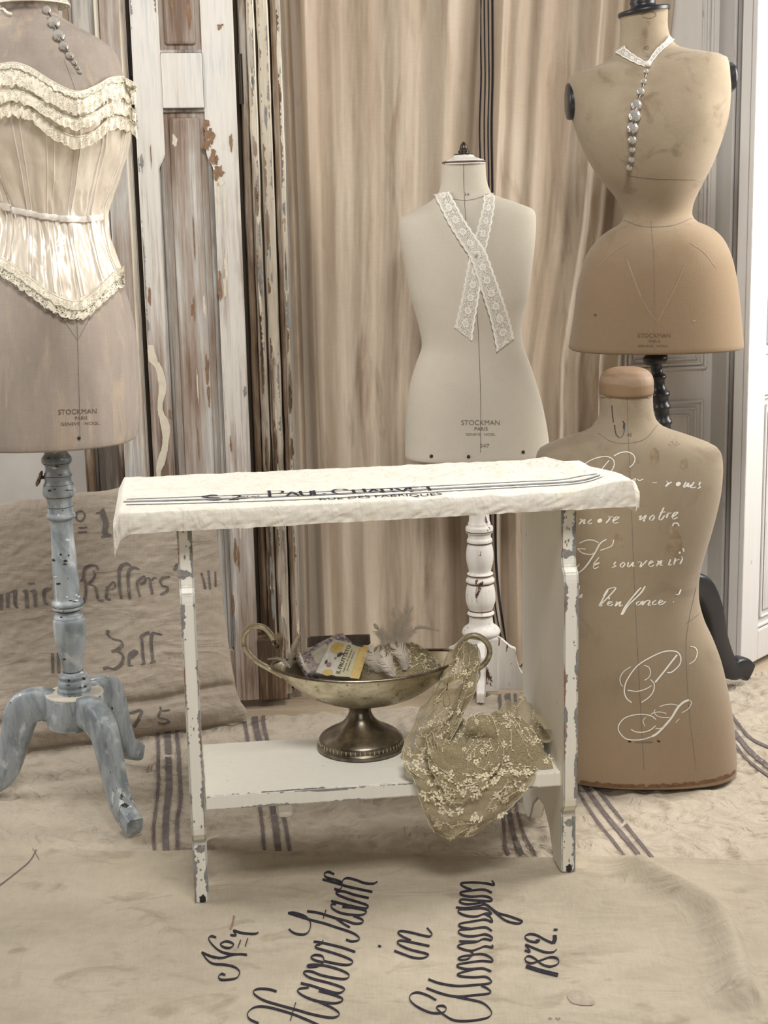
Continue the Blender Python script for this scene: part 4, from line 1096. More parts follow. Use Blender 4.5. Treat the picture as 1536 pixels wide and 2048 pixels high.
for s in [[(425, 1015), (360, 1060), (310, 1150), (240, 1260), (180, 1330), (110, 1375)], [(1035, 420), (1055, 440), (1030, 475), (1060, 450), (1090, 430)], [(1240, 430), (1212, 478), (1230, 480), (1265, 440), (1255, 482), (1290, 460)], [(1320, 430), (1285, 485), (1310, 488), (1340, 480)], [(1385, 430), (1370, 460), (1383, 480), (1355, 498)], [(895, 438), (940, 436)],
 [(150, 810), (175, 815), (145, 865)], [(155, 850), (205, 812), (190, 855), (215, 845)], [(270, 812), (240, 838), (245, 858), (278, 848)], [(440, 775), (460, 800), (420, 850)], [(448, 805), (475, 785), (500, 790)], [(490, 832), (540, 803), (550, 786), (520, 790), (492, 825), (505, 850), (550, 843)],
 [(755, 790), (780, 775), (765, 820), (830, 770), (802, 828), (820, 825)], [(905, 768), (872, 790), (868, 815), (892, 820), (915, 788), (905, 768)], [(1012, 690), (962, 800), (985, 815), (1020, 772)], [(975, 742), (1025, 735)], [(1040, 770), (1060, 745), (1035, 800), (1058, 755), (1090, 745)], [(1095, 792), (1145, 752), (1150, 738), (1120, 745), (1096, 785), (1110, 810), (1150, 790)],
 [(520, 1245), (502, 1275), (522, 1288), (480, 1305)], [(602, 1250), (572, 1270), (568, 1295), (590, 1298), (612, 1268), (602, 1250)], [(650, 1250), (640, 1290), (660, 1293), (700, 1250), (690, 1290), (712, 1288)], [(740, 1248), (782, 1250), (770, 1300), (840, 1230)], [(860, 1268), (900, 1245), (880, 1238), (856, 1275), (880, 1295), (912, 1278)], [(940, 1240), (962, 1240), (935, 1290), (990, 1230), (975, 1280), (1000, 1278)], [(1080, 1220), (1060, 1278), (1090, 1272)], [(1130, 1205), (1110, 1278), (1130, 1235), (1170, 1220)], [(1190, 1190), (1200, 1215), (1175, 1270)],
 [(395, 1600), (440, 1530), (500, 1510), (518, 1522), (450, 1600), (370, 1680), (350, 1690), (362, 1700), (385, 1690)], [(440, 1540), (395, 1615), (355, 1690)], [(455, 1605), (450, 1630)], [(440, 1682), (480, 1658), (455, 1652), (436, 1685), (465, 1697), (492, 1680)], [(520, 1655), (535, 1660), (515, 1700), (570, 1652), (555, 1700), (592, 1688)], [(820, 1495), (780, 1560), (700, 1640), (640, 1700), (590, 1785)], [(780, 1510), (740, 1550), (620, 1700), (575, 1790)],
 [(762, 1650), (730, 1670), (740, 1690), (770, 1678), (782, 1650)], [(800, 1645), (790, 1690), (830, 1648), (870, 1645), (850, 1690), (882, 1688)], [(932, 1640), (900, 1660), (900, 1685), (937, 1678)], [(960, 1672), (1000, 1648), (975, 1640), (955, 1678), (990, 1682), (1032, 1650)], [(1185, 1530), (1160, 1580), (1130, 1580)], [(1105, 1660), (1112, 1655)], [(150, 1490), (140, 1600), (152, 1615), (162, 1590)], [(165, 1592), (180, 1580), (168, 1605), (182, 1615)]]: ink(mb, bvf, S3(s), 3.0, 1, thick=TT, wmin=.4, lift=.0007)
ink(mb, bvf, S3([(1135, 462), (1182, 438)]), 8, 1, taper=True, lift=.0007); ink(mb, bvf, S3([(335, 838), (378, 812)]), 8, 1, taper=True, lift=.0007)
for s, w_ in [([(440, 942), (370, 880), (340, 790), (355, 680), (410, 570), (500, 450), (600, 370), (730, 298), (860, 240), (980, 220), (1080, 240), (1125, 310), (1115, 400), (1060, 470), (990, 520), (935, 522)], 2.4), ([(1075, 275), (1000, 370), (900, 500), (770, 660)], 3.2), ([(720, 705), (640, 750), (520, 785), (385, 770)], 1.8), ([(705, 620), (755, 680), (745, 780), (680, 870), (580, 940)], 2.0), ([(610, 420), (680, 450), (705, 520), (680, 590), (620, 632)], 1.5), ([(430, 440), (330, 510), (280, 600), (290, 680), (320, 720)], 1.6), ([(1260, 155), (1330, 180), (1355, 250), (1320, 350), (1240, 408)], 1.6),
 ([(1240, 905), (1160, 940), (1080, 1020), (1000, 1150), (900, 1270), (800, 1370), (725, 1415)], 4.2), ([(725, 1415), (620, 1450), (500, 1465), (370, 1450), (280, 1370), (255, 1290), (290, 1210), (370, 1145), (500, 1110), (620, 1108), (720, 1130), (780, 1178)], 2.0), ([(1260, 910), (1275, 950), (1230, 1030), (1140, 1085)], 1.5), ([(830, 1000), (920, 970), (1020, 965), (1090, 985)], 1.5), ([(770, 1040), (755, 1080), (800, 1130), (880, 1150), (970, 1148)], 1.5), ([(710, 1105), (760, 1080), (850, 1075), (925, 1095)], 1.5), ([(640, 1145), (600, 1200), (630, 1275)], 1.2), ([(430, 1315), (500, 1350), (600, 1355), (700, 1325), (775, 1265)], 2.0), ([(775, 1305), (850, 1300), (900, 1270)], 1.4), ([(1105, 1168), (1055, 1220)], 1.4)]: ink(mb, bvf, S4(s), w_, 1, lift=.0007)
ink(mb, bvf, [(1254, 790), (1256, 860), (1262, 1000), (1270, 1204), (1280, 1400), (1288, 1540)], 1.0, 2, lift=.0004, n=12)
ink(mb, bvf, [(1196, 866), (1220, 882), (1252, 887), (1290, 878), (1315, 850)], 1.0, 2, lift=.0004, n=8)
ink(mb, bvf, [(1392, 1175), (1378, 1240), (1372, 1300), (1378, 1420), (1392, 1540)], .8, 2, lift=.0004, n=8); ink(mb, bvf, [(1372, 1248), (1385, 1238), (1400, 1226)], .9, 2, lift=.0004)
# stains, as blots with their own outlines
for (x, y, rx, ry, sd) in ((1310, 913, 9, 17, 1), (1276, 920, 2.5, 7, 2), (1369, 928, 8, 10, 3), (1350, 1090, 17, 22, 4), (1346, 1060, 10, 10, 5), (1234, 1075, 5, 8, 6), (1243, 1085, 6, 9, 7), (1280, 1010, 8, 2, 8)): blot(bvf, x, y, rx, ry, 3, sd)
for pts, w_ in (([(1345, 1052), (1347, 1047), (1354, 1046), (1358, 1052)], 2.6), ([(1366, 1096), (1367, 1103)], 3.2), ([(1357, 1106), (1361, 1104)], 4)): ink(mb, bvf, pts, w_, 1, lift=.0007)
for k in range(26):
    x, y = 1350 + random.gauss(0, 6), 885 + random.gauss(0, 6); ink(mb, bvf, [(x, y), (x + random.uniform(-4, 4), y + random.uniform(-4, 4))], 1, 4, lift=.0006)
ink(mb, bvf, [(1224, 811), (1225, 828), (1227, 845)], 1.8, 5, lift=.0006); ink(mb, bvf, [(1229, 850), (1232, 868), (1240, 876), (1247, 868), (1249, 852), (1246, 842)], 2.2, 5, thick=(.2, 1), lift=.0006); ink(mb, bvf, [(1247, 858), (1249, 846)], 4.5, 5, lift=.0006, taper=True)
stamp(mb, bvf, [('40', 1259, 873, 7, 1.0, 0)], 5); ink(mb, bvf, [(1256, 1482), (1262, 1483)], 3, 5); ink(mb, bvf, [(1270, 1484), (1305, 1484)], 1.6, 2); ink(mb, bvf, [(1314, 1481), (1320, 1483)], 3, 5)
# torn hem and torn neck edge
for (y0_, amp) in ((1551, 5),):
    top_, bot_ = [], []
    for i in range(90):
        x = 1160 + (1470 - 1160) * i / 89; cyy = proj(Bf.S(1535.5, math.acos(max(-.999, min(.999, (x - 1287) / 186.)))))[1] - 1
        a = cast(bvf, x, cyy - 5 - 4 * nz(x * .09, 1) - 3 * nz(x * .31, 5) + (6 if abs(x - 1292) < 3 else 0), .0008); b = cast(bvf, x, cyy + 1.5, .0008)
        if a and b: top_.append(a); bot_.append(b)
    if len(top_) > 3: mb.grid([top_, bot_], 6)
top_, bot_ = [], []
for i in range(60):
    x = 1202 + 101 * i / 59
    a = cast(bvf, x, 787 + 7 * (1 - ((x - 1252) / 52) ** 2) * .6 + 2, .0008); b = cast(bvf, x, 795 + 4 * nz(x * .12, 3) + 4 * nz(x * .4, 2), .0008)
    if a and b: top_.append(a); bot_.append(b)
if len(top_) > 3: mb.grid([top_, bot_], 6)
M['stain'] = plain('dark_stain', (.285, .215, .14), .95, var=.3, sc=60)
mb.build('torso', [M['form_floor'], M['white_paint'], M['seam'] if 'seam' in M else M['fadeink'], M['stain'], M['seamlight'], M['chip'], M['torn']], ft)
mb = MB(); c0 = PY(1252.5, 788, Yf); k = (c0 - CAMP).length / F
mb.lathe([(.0, -.012)] + [(r * k, h * k) for r, h in smooth([(50, -2), (53, 2), (53.5, 12), (53, 26), (49, 38), (40, 47), (26, 52), (10, 53.5), (0.05, 54)], 4)], c0, (0, 0, 1), seg=48); mb.build('neck_knob', M['knob'], ft)

M['paleblue'] = plain('pale_blue_highlight', (.62, .65, .65), .6, sc=80)  # pale patches painted as highlights on the tripod post and legs
# ---- mauve linen form on the blue-grey tripod, wearing the corset
Yl = 2.60
fl = thing('dress_form', 'mauve-grey linen dress form on a blue-grey turned tripod stand at the left', 'dress form', PZ(149, 1475, .0))
def lc(y): return lerp(58, 111, y / 890.)
RL = [(-25, 113, .048, .048, 2), (8, 114, .05, .052, 2), (28, 118, .056, .062, 2.1), (50, 149, .068, .074, 2.3), (70, 186, .082, .082, 2.5), (88, 214, .092, .086, 2.6), (108, 231, .10, .09, 2.6), (138, 241, .112, .094, 2.5), (172, 249, .124, .096, 2.4), (210, 255, .130, .096, 2.3), (275, 254, .128, .092, 2.2), (320, 244, .114, .088, 2.1),
 (362, 229, .098, .082, 2.05), (402, 214, .086, .078, 2), (430, 206.5, .082, .078, 2), (465, 211, .086, .084, 2.05), (500, 221, .096, .096, 2.1), (535, 233, .106, .106, 2.15), (571, 245, .114, .114, 2.2), (621, 260, .122, .120, 2.25), (680, 271, .127, .125, 2.3), (740, 275, .130, .128, 2.3), (800, 276.5, .131, .129, 2.35), (845, 276, .131, .129, 2.35), (872, 272, .130, .128, 2.35)]
rows = [(2 * lc(y) - x, y + 12 * (x - lc(y)) / 160., x, y - 0, a, b, e) for y, x, a, b, e in RL]
Bl = Body(rows, Yl, bust=[(225, 1.0, 60, .5, .022), (225, 2.14, 60, .5, .022)])
mb = MB(); Bl.mesh(mb, Bl.yc[0], Bl.yc[-1])
bvl = mb.bvh()
ink(mb, bvl, [(128, 120), (140, 150), (152, 185)], .9, 1, lift=.0005); ink(mb, bvl, [(153, 620), (157, 740), (160, 878)], 1.4, 1, lift=.0005, n=10); ink(mb, bvl, [(124, 635), (154, 680)], .9, 1, lift=.0005); ink(mb, bvl, [(180, 635), (156, 680)], .9, 1, lift=.0005)
stamp(mb, bvl, [('STOCKMAN', 155, 828, 10, 1.0, -.03), ('PARIS', 162, 839, 6.5, 1.1, -.03), ('GENEVE   NOGL', 160, 850, 6, 1.25, -.03)], 2)
h = cast(bvl, 158, 876, .001)
if h: mb.lathe([(.003, 0), (.0028, .0012), (.001, .0014)], h, (0, -1, 0), seg=12, mi=3)
mb.build('torso', [M['form_left'], M['fadeink'], M['stampink'], M['chip']], fl)
prof = [(880, 27), (888, 27), (896, 24.5), (906, 23.5), (912, 27), (916, 29.5), (923, 30), (928, 26), (932, 24), (940, 24), (947, 26.5), (950, 28), (955, 26.5), (962, 26.5), (967, 29), (974, 31), (982, 32.5), (989, 31.5), (994, 27), (1000, 25), (1024, 25), (1028, 28), (1033, 29), (1037, 26), (1041, 22), (1070, 22.6), (1110, 24), (1172, 25.5), (1196, 26), (1201, 30), (1206, 32), (1211, 30), (1216, 31), (1219, 24), (1226, 24), (1229, 28), (1233, 30), (1237, 31.5), (1242, 32.3), (1262, 32), (1285, 29.5), (1310, 24.5), (1330, 20.5), (1338, 19.5), (1343, 20), (1347, 26), (1351, 29), (1356, 27.5), (1360, 30), (1366, 32), (1371, 30.5), (1376, 33), (1384, 33)]
mb = MB(); px_lathe(mb, 110, 880, 149, 1385, Yl, round_prof(prof, 3), seg=40); rnd = random.Random(5); bvp = mb.bvh()
for k in range(46):
    y = rnd.choice((rnd.uniform(890, 1035), rnd.uniform(1190, 1245), rnd.uniform(1325, 1380), rnd.uniform(1040, 1320))); x = lerp(110, 149, (y - 880) / 505.) + rnd.uniform(-22, 24)
    blot(bvp, x, y, rnd.uniform(1.2, 4.5), rnd.uniform(.8, 2.6), rnd.choice((1, 1, 2)), k * 2.3, .0006)
post_l = mb.build('post', [M['blue'], M['chip'], M['paleblue']], fl)
for y, hw in ((925, 29), (950.5, 28.4), (968, 29.6), (992, 29), (1013, 25.3), (1210, 30.8), (1220, 24.5), (1234, 30.5), (1341, 20.2), (1378, 33.3)):
    mb = MB(); px_lathe(mb, 110, 880, 149, 1385, Yl, [(y - 1.1, hw - 1.2), (y, hw + .2), (y + 1.1, hw - 1.0)], seg=40); mb.build('ring', M['chip'], post_l)
mb = MB(); s0 = PY(84, 942, Yl - .01); s1 = PY(73, 972, Yl - .01); mb.tube([s0 + (s1 - s0) * k / 6 for k in range(7)], [.003, .0065, .008, .007, .008, .007, .003], seg=10, flat=.5); mb.tube([PY(96, 955, Yl), PY(80, 955, Yl - .01)], .003); mb.build('wing_screw', M['silver_dark'], fl)
ht = PY(149, 1385, Yl); hbz = PY(149, 1462, Yl - .04).z
hubc = Vector((ht.x, ht.y, 0)); hr = 60 * ht.y / F * 1.01
mb = MB(); mb.lathe([(hr * .985, hbz), (hr, hbz + .004), (hr, ht.z - .004), (hr * .985, ht.z - .001)], hubc, seg=48); mb.build('hub', M['blue'], fl)
mb = MB(); mb.lathe([(hr * .99, ht.z - .0015), (hr * .985, ht.z + .0008), (hr * .9, ht.z + .001), (0.001, ht.z + .001)], hubc, seg=48); mb.build('hub_top', M['blue_top'], fl)
hz = ht.z
LEG_SPOTS = [[(268, 1664, 11, 8, 1), (258, 1652, 5, 9, 1), (247, 1636, 3, 7, 1), (211, 1452, 3.5, 16, 1), (216, 1500, 2.5, 14, 1), (192, 1404, 2, 7, 1), (232, 1590, 4, 12, 2), (205, 1400, 8, 5, 2)], [(278, 1529, 6, 3, 1), (262, 1524, 5, 2, 1)], [(60, 1380, 12, 3, 2), (20, 1392, 4, 8, 2), (12, 1560, 2, 8, 1)]]
for tgt, nm in ((PZ(266, 1672, 0), 0), (PZ(272, 1524, 0), 1), (PZ(-14, 1592, 0), 2)):
    d = (tgt - hubc); d.z = 0; Rr = d.length
    hm = (hz + hbz) / 2; th0 = (hz - hbz)
    cabriole(fl, hubc, d, [(hr * .85, hm + .004, th0 * .95), (hr * 1.25, hm + .008, th0 * 1.0), (hr + (Rr - hr) * .38, hm - .004, .066), (hr + (Rr - hr) * .52, hm - .045, .056), (hr + (Rr - hr) * .62, hz * .42, .048), (hr + (Rr - hr) * .76, hz * .22, .042), (Rr * .97, .026, .038), (Rr * 1.04, .020, .034)], .040, [M['blue'], M['chip'], M['paleblue']], wprof=[1.05, .8], spots=LEG_SPOTS[nm])
mb = MB()

# ---- corset
fc_pos = PY(140, 620, Yl - .12)
cor = thing('corset', 'ivory satin corset with cream lace ruffles worn by the left dress form', 'corset', tuple(fc_pos))
ty = [(-260, 190), (-150, 150), (-60, 165), (0, 146), (30, 143), (60, 152), (100, 178), (135, 195), (160, 197), (190, 185), (215, 172), (245, 172), (262, 178), (300, 180)]
by = [(-260, 520), (-150, 560), (-60, 545), (0, 536), (30, 556), (60, 578), (90, 600), (120, 618), (150, 626), (175, 618), (200, 595), (225, 570), (248, 556), (300, 545)]
def edge_t(a, curve, t0, off):
    t = t0
    for _ in range(5):
        p = Bl.S(t, a, off); x, y = proj(p)
        want = interp([q[0] for q in curve], [q[1] for q in curve], x)
        t += (want - y)
    return t
NA, NT = 150, 90
GA = []
angs = [(-.35 + (math.pi + .7) * i / NA) for i in range(NA + 1)]
seams = [0.25, .62, .98, 1.27, 1.57, 1.9, 2.3, 2.7]
def corset_off(a, f, t):
    o = .0045
    for s_ in seams: o += .0022 * math.exp(-((a - s_ - .05 * (f - .5)) / .022) ** 2)
    wv = math.exp(-((f - .57) / .16) ** 2)
    o += .0034 * wv * nz(a * 7, f * 6, 2) + .0030 * nz(a * 5 + f * 3, f * 8, 4) + .0012 * nz(a * 16 - f * 5, f * 10, 6)
    o += .0016 * (1 - abs(nz(a * 9 + f * 5, f * 4, 11)) * 4) * (.3 + wv) + .0035 * nz(a * 13, f * 1.6, 21)
    return o
for a in angs:
    ta = edge_t(a, ty, 180, .005); tb = edge_t(a, by, 580, .005)
    GA.append([Bl.S(ta + (tb - ta) * j / NT, a, corset_off(a, j / NT, 0)) for j in range(NT + 1)])
mb = MB(); mb.grid(GA); mb.grid([[g[0] for g in GA], [Vector(g[0]) + (Bl.S(200, angs[i], -.004) - Bl.S(200, angs[i], 0)) for i, g in enumerate(GA)]])
bvc = mb.bvh()
satin_o = mb.build('satin_body', M['satin'], cor)
# piped boning channels
for s_ in seams:
    for dlt in (-.035, .035):
        mb = MB(); pts = []
        for j in range(6, NT - 4, 3):
            i = (s_ + dlt + .35) / (math.pi + .7) * NA
            i0_ = int(max(0, min(NA, round(i)))); pts.append(Vector(GA[i0_][j]) + (Bl.S(300, angs[i0_], .001) - Bl.S(300, angs[i0_], 0)))
        mb.tube(pts, .0011, seg=6); mb.build('boning_cord', M['ribbon'], satin_o)
def strip_on(bv, pts, w, lift=.003, n=8, amp=0.0, fr=1.0, mbx=None, mi=0, seg=6, flare=0.0, jag=0.0, seed=0):
    """gathered strip lying along a curve on a surface, px; returns MB with UVs"""
    P = smooth(pts, n)
    mbx = mbx or MB(); rows_ = []
    acc = 0
    for i, p in enumerate(P):
        a = P[max(0, i - 1)]; b = P[min(len(P) - 1, i + 1)]
        t = np.array((b[0] - a[0], b[1] - a[1])); t /= (np.linalg.norm(t) or 1)
        nrm = (-t[1], t[0])
        if i: acc += math.hypot(p[0] - P[i - 1][0], p[1] - P[i - 1][1])
        r = []
        ok = True
        for k in range(seg + 1):
            f = k / seg
            ww = w * (f) + (jag * nz(acc * .16, seed, 1) * f)
            lf = lift + amp * (f ** 1.2) * (math.sin(acc * fr) * .5 + .5 * nz(acc * fr * .7, seed)) + flare * f
            h = cast(bv, p[0] + nrm[0] * ww, p[1] + nrm[1] * ww, max(.0012, lf))
            if h is None: ok = False; break
            r.append(h)
        if ok: rows_.append((acc / w, r))
        else:
            if len(rows_) > 1:
                _emit(mbx, rows_, mi, seg)
            rows_ = []
    if len(rows_) > 1: _emit(mbx, rows_, mi, seg)
    return mbx
def _emit(mbx, rows_, mi, seg):
    G = [r for _, r in rows_]; U_ = [u for u, _ in rows_]
    n = len(G)
    mbx.grid(G, mi, uv=lambda a, b: (U_[min(n - 1, int(round(a * (n - 1))))], b))
def frill(pts, w, name, amp=.008, fr=.45, lift=.004, edge=True, mat='lace_ruffle', seed=0, thick_=.0010, scal=0.0):
    """lace frill hanging from a curve given in px (direction: left to right so it hangs down)"""
    P = smooth(pts, 10); mbx = MB(); G = []; acc = 0; ed = []
    for i, p in enumerate(P):
        a = P[max(0, i - 1)]; b = P[min(len(P) - 1, i + 1)]
        if i: acc += math.hypot(p[0] - P[i - 1][0], p[1] - P[i - 1][1])
        r = []; 
        for k in range(6):
            f = k / 5
            dn_ = w * f * (1 + .22 * nz(acc * .07, seed) + .22 * nz(acc * .33, seed + 2)) + scal * abs(math.sin(acc * .16)) * f
            xx = p[0] + 2.2 * f * nz(acc * .2, seed + 4)
            h = cast(bvc, xx, p[1] + dn_, 0) or cast(bvl, xx, p[1] + dn_, .004)
            if h is None:      # beyond the silhouette: keep going in the plane of the last hit
                q = cast(bvc, min(xx, 250), p[1] + dn_, 0) or Vector(PY(xx, p[1] + dn_, Yl - .03))
                h = PY(xx, p[1] + dn_, q.y)
            wave = math.sin(acc * fr + seed) * .6 + nz(acc * fr * .55, seed, 3) * .9
            h = h + Vector((.25, -1, .1)).normalized() * (lift + amp * f * (1 + wave))
            r.append(h)
        G.append(r); ed.append(r[-1])
    n = len(G); mbx.grid(G, 0, uv=lambda a, b: (a * n * .1, b))
    if edge: mbx.tube(ed, thick_ * .8, seg=6, mi=1)
    mbx.tube([r[0] for r in G], thick_ * 1.1, seg=6, mi=1)
    return mbx.build(name, [M[mat], M['thread']], cor)
topc = [(-14, 140), (0, 140), (30, 137), (60, 147), (100, 172), (135, 190), (160, 193), (190, 181), (215, 166), (240, 163), (262, 172), (272, 182)]
frill([(x, y + 2) for x, y in topc], 34, 'ruffle', seed=1, amp=.006)
frill([(x, y + 44) for x, y in topc], 24, 'ruffle', seed=2, amp=.008)
frill([(x + 2, y + 72 + (8 if 60 < x < 200 else 0)) for x, y in topc], 26, 'ruffle', seed=3, amp=.009)
frill([(x + 1, y - 8) for x, y in topc], 12, 'ruffle', seed=5, amp=.004, fr=.8)
botc = [(-14, 528), (0, 534), (30, 554), (60, 576), (90, 598), (120, 615), (150, 623), (175, 616), (200, 594), (225, 569), (248, 553)]
frill([(x, y - 2) for x, y in botc], 15, 'hem_lace', seed=8, amp=.002, fr=.33, mat='lace_hem', thick_=.0011, scal=4)
frill([(x, y - 20) for x, y in botc], 17, 'ruffle', seed=9, amp=.003, fr=.7)
# scalloped loops of the hem
mb = MB(); P = smooth(botc, 12); acc = 0; last = P[0]; k = 0
d_ = [0]
for i in range(1, len(P)): d_.append(d_[-1] + math.hypot(P[i][0] - P[i - 1][0], P[i][1] - P[i - 1][1]))
tot = d_[-1]; ns_ = int(tot / 15)
for q in range(ns_):
    a0_, a1_ = tot * q / ns_, tot * (q + 1) / ns_
    for rr in (1.0, .6):
        pts = []
        for j in range(9):
            aa = lerp(a0_, a1_, .5 + (j / 8 - .5) * rr); x = float(np.interp(aa, d_, [p[0] for p in P])); y = float(np.interp(aa, d_, [p[1] for p in P]))
            h = cast(bvl, x, y + 4 + 13 * rr * math.sin(math.pi * j / 8), .004)
            if h is None: h = PY(x, y + 4 + 13 * rr * math.sin(math.pi * j / 8), Yl - .05)
            pts.append(h)
        mb.tube(pts, .0011, seg=5)
mb.build('scalloped_edging', M['thread'], cor)
# waist ribbon
mb = MB(); P = smooth([(-14, 404), (0, 408), (35, 420), (70, 428), (110, 435), (150, 438), (185, 436), (206, 432)], 8)
top_, bot_ = [], []; 
for x, y in P:
    a = cast(bvc, x, y - 6, .0045); b = cast(bvc, x, y + 7, .0045)
    if a and b: top_.append(a); bot_.append(b)
mid_ = [(a + b) / 2 + Vector((0, -.0018, 0)) for a, b in zip(top_, bot_)]
mb.grid([top_, mid_, bot_]); mb.build('waist_ribbon', M['ribbon'], cor)

# ---- lace collar at the neck (only its lower edge shows)
col_ = thing('lace_collar', 'knotted cream crochet collar around the neck of the left dress form', 'collar', tuple(PY(60, 5, Yl)))
mb = MB(); G = []
for i in range(120):
    a = math.pi * 2 * i / 120
    G.append([Bl.S(lerp(-40, 12, k / 5), a, .006 + .014 * (k / 5) ** 2 + .002 * nz(i * .4, k)) for k in range(6)])
mb.grid(G, 0, cu=True); mb.tube([g[-1] for g in G], .0016, seg=6, mi=1, closed=True); mb.tube([g[-2] for g in G], .0010, seg=6, mi=1, closed=True)
random.seed(3)
for q in range(150):
    i = random.randrange(120); pts = []
    for k in range(5): 
        g = G[(i + random.randint(-1, 1) + k // 2) % 120]; kk = (q % 3) + k * .7; a_, b_ = int(min(5, kk)), min(5, int(kk) + 1)
        pts.append(Vector(g[a_]).lerp(Vector(g[b_]), kk - int(kk)) + Vector((0, -.0015, 0)))
    mb.tube(pts, .0009, seg=4, mi=1)
mb.build('crochet_band', [M['lace_hem'], M['thread']], col_)
mb = MB(); pts = [cast(bvl, x, y, .006) for x, y in smooth([(2, 18), (12, 22), (18, 30), (26, 33)], 3)]; mb.tube([p for p in pts if p], .0022, seg=6); mb.build('loose_thread', M['thread'], col_)

# ---- crystal strands
def bead(mbx, c, r, ax_n, flat=.55, seg=8):
    n = Vector(ax_n).normalized(); x = n.orthogonal().normalized(); y = n.cross(x)
    G = []
    for (rr, h) in ((.35, -flat * .8), (.8, -flat * .45), (1.0, 0), (.8, flat * .45), (.4, flat * .8)):
        G.append([Vector(c) + (x * math.cos(2 * math.pi * k / seg) + y * math.sin(2 * math.pi * k / seg)) * r * rr + n * r * h for k in range(seg)])
    mbx.grid(G, cv=True); mbx.fan(G[0]); mbx.fan(G[-1])
def strand(name, label, bv, beads, Yfall, ring_r=.0016, first_pearl=None):
    pts = [(cast(bv, x, y, r * Yfall / F * .7 + .002) or PY(x, y, Yfall)) for x, y, r in beads]
    root = thing(name, label, 'pendant', tuple(pts[0]))
    for (x, y, r), p in zip(beads, pts):
        mbx = MB(); bead(mbx, p, r * Yfall / F, (0.1, -1, .15)); mbx.build('crystal_drop', M['crystal'], root, smooth_=False)
    for p, q in zip(pts, pts[1:]):
        mbx = MB(); m_ = (p + q) / 2; v_ = (q - p)
        mbx.tube([p + v_ * .30 + Vector((0, -.002, 0)), m_ + Vector((0, -.0035, 0)), p + v_ * .70 + Vector((0, -.002, 0))], ring_r, seg=6); mbx.build('wire_link', M['silver_dark'], root)
    return root
strand('crystal_pendant', 'crystal drop strand hanging from the crochet collar on the left dress form', bvl, [(90, 26, 9), (107, 54, 12.5), (118, 78, 12), (128, 97, 9.5), (139, 115, 8), (148, 128, 5.5), (154, 138, 4.5), (158, 146, 5)], Yl - .08)
strand('crystal_pendant', 'longer crystal drop strand below the pearl of the right dress form', bvr, [(1292, 146, 5), (1287, 166, 6), (1281, 187, 8), (1272, 213, 11), (1269, 233, 12.5), (1266, 254, 11.5), (1266, 277, 8.5), (1266, 297, 6), (1265, 316, 6.5), (1261, 332, 6.5)], Yr - .1)

# ---- lace tie of the pale form, choker of the right form
tie = thing('lace_tie', 'white lace ribbon crossed over the chest of the pale middle dress form', 'lace ribbon', tuple(PY(955, 510, Ym - .1)))
def lace_strip(bv, pts, w, lift, parent, mat='lace_tie', name='lace_end', taper0=None, edge_t_=.0010, sc=2.0, sw=.21, cut=None):
    P = smooth(pts, 14); L0 = 0; rows_ = []; e0, e1 = [], []
    for i, p in enumerate(P):
        a = P[max(0, i - 1)]; b = P[min(len(P) - 1, i + 1)]
        t = np.array((b[0] - a[0], b[1] - a[1])); t /= (np.linalg.norm(t) or 1); nr = np.array((-t[1], t[0]))
        if i: L0 += math.hypot(p[0] - P[i - 1][0], p[1] - P[i - 1][1])
        ww = w * (interp([0, 1], taper0, i / (len(P) - 1)) if taper0 else 1) / 2
        s_ = sc * abs(math.sin(L0 * sw))
        lf = lift(i / (len(P) - 1)) if callable(lift) else lift
        sh = (cut * (i / (len(P) - 1)) ** 8 if cut else 0)
        r = []
        for k in range(7):
            f = k / 6 * 2 - 1
            q = np.array(p) + nr * f * (ww + s_) + t * sh * f
            h = cast(bv, q[0], q[1], lf)
            r.append(h)
        if all(r): rows_.append((L0 / (w), r)); e0.append(r[0]); e1.append(r[-1])
    mbx = MB(); _emit(mbx, rows_, 0, 6)
    mbx.tube(e0, edge_t_, seg=5, mi=1); mbx.tube(e1, edge_t_, seg=5, mi=1)
    return mbx.build(name, [M[mat], M['white_thread']], parent)
M['white_thread'] = plain('white_thread', (.86, .83, .76), .9)
lace_strip(bvm, [(972, 378), (978, 405), (972, 440), (965, 470), (955, 510), (948, 550), (940, 600), (932, 640), (927, 668)], 30, .003, tie, taper0=(.5, 1.15), cut=-10)
lace_strip(bvm, [(884, 380), (892, 405), (910, 440), (932, 475), (955, 510), (968, 545), (983, 590), (998, 640), (1008, 690)], 31, .006, tie, taper0=(.8, 1.05), cut=10)
mb = MB(); h = cast(bvm, 952, 512, .009); bead(mb, h, .004, (0, -1, 0)); mb.build('crystal_pin', M['crystal'], tie, smooth_=False)
ch = thing('lace_choker', 'white lace choker with a pearl around the neck of the tan right dress form', 'choker', tuple(PY(1295, 133, Yr - .1)))
lace_strip(bvr, [(1238, 93), (1246, 104), (1258, 114), (1275, 124), (1293, 132)], 17, .003, ch, taper0=(1.2, .35), name='lace_band', sc=1.2)
lace_strip(bvr, [(1342, 76), (1330, 90), (1316, 104), (1304, 120), (1296, 131)], 10, .003, ch, taper0=(1.0, .45), name='lace_band', sc=.6)
mb = MB(); c0 = cast(bvr, 1295, 134, .009); mb.lathe([(.0001 + .0060 * math.sin(math.pi * k / 12), -.0060 * math.cos(math.pi * k / 12)) for k in range(13)], c0, seg=20, cap=False); mb.build('pearl', M['pearl'], ch)

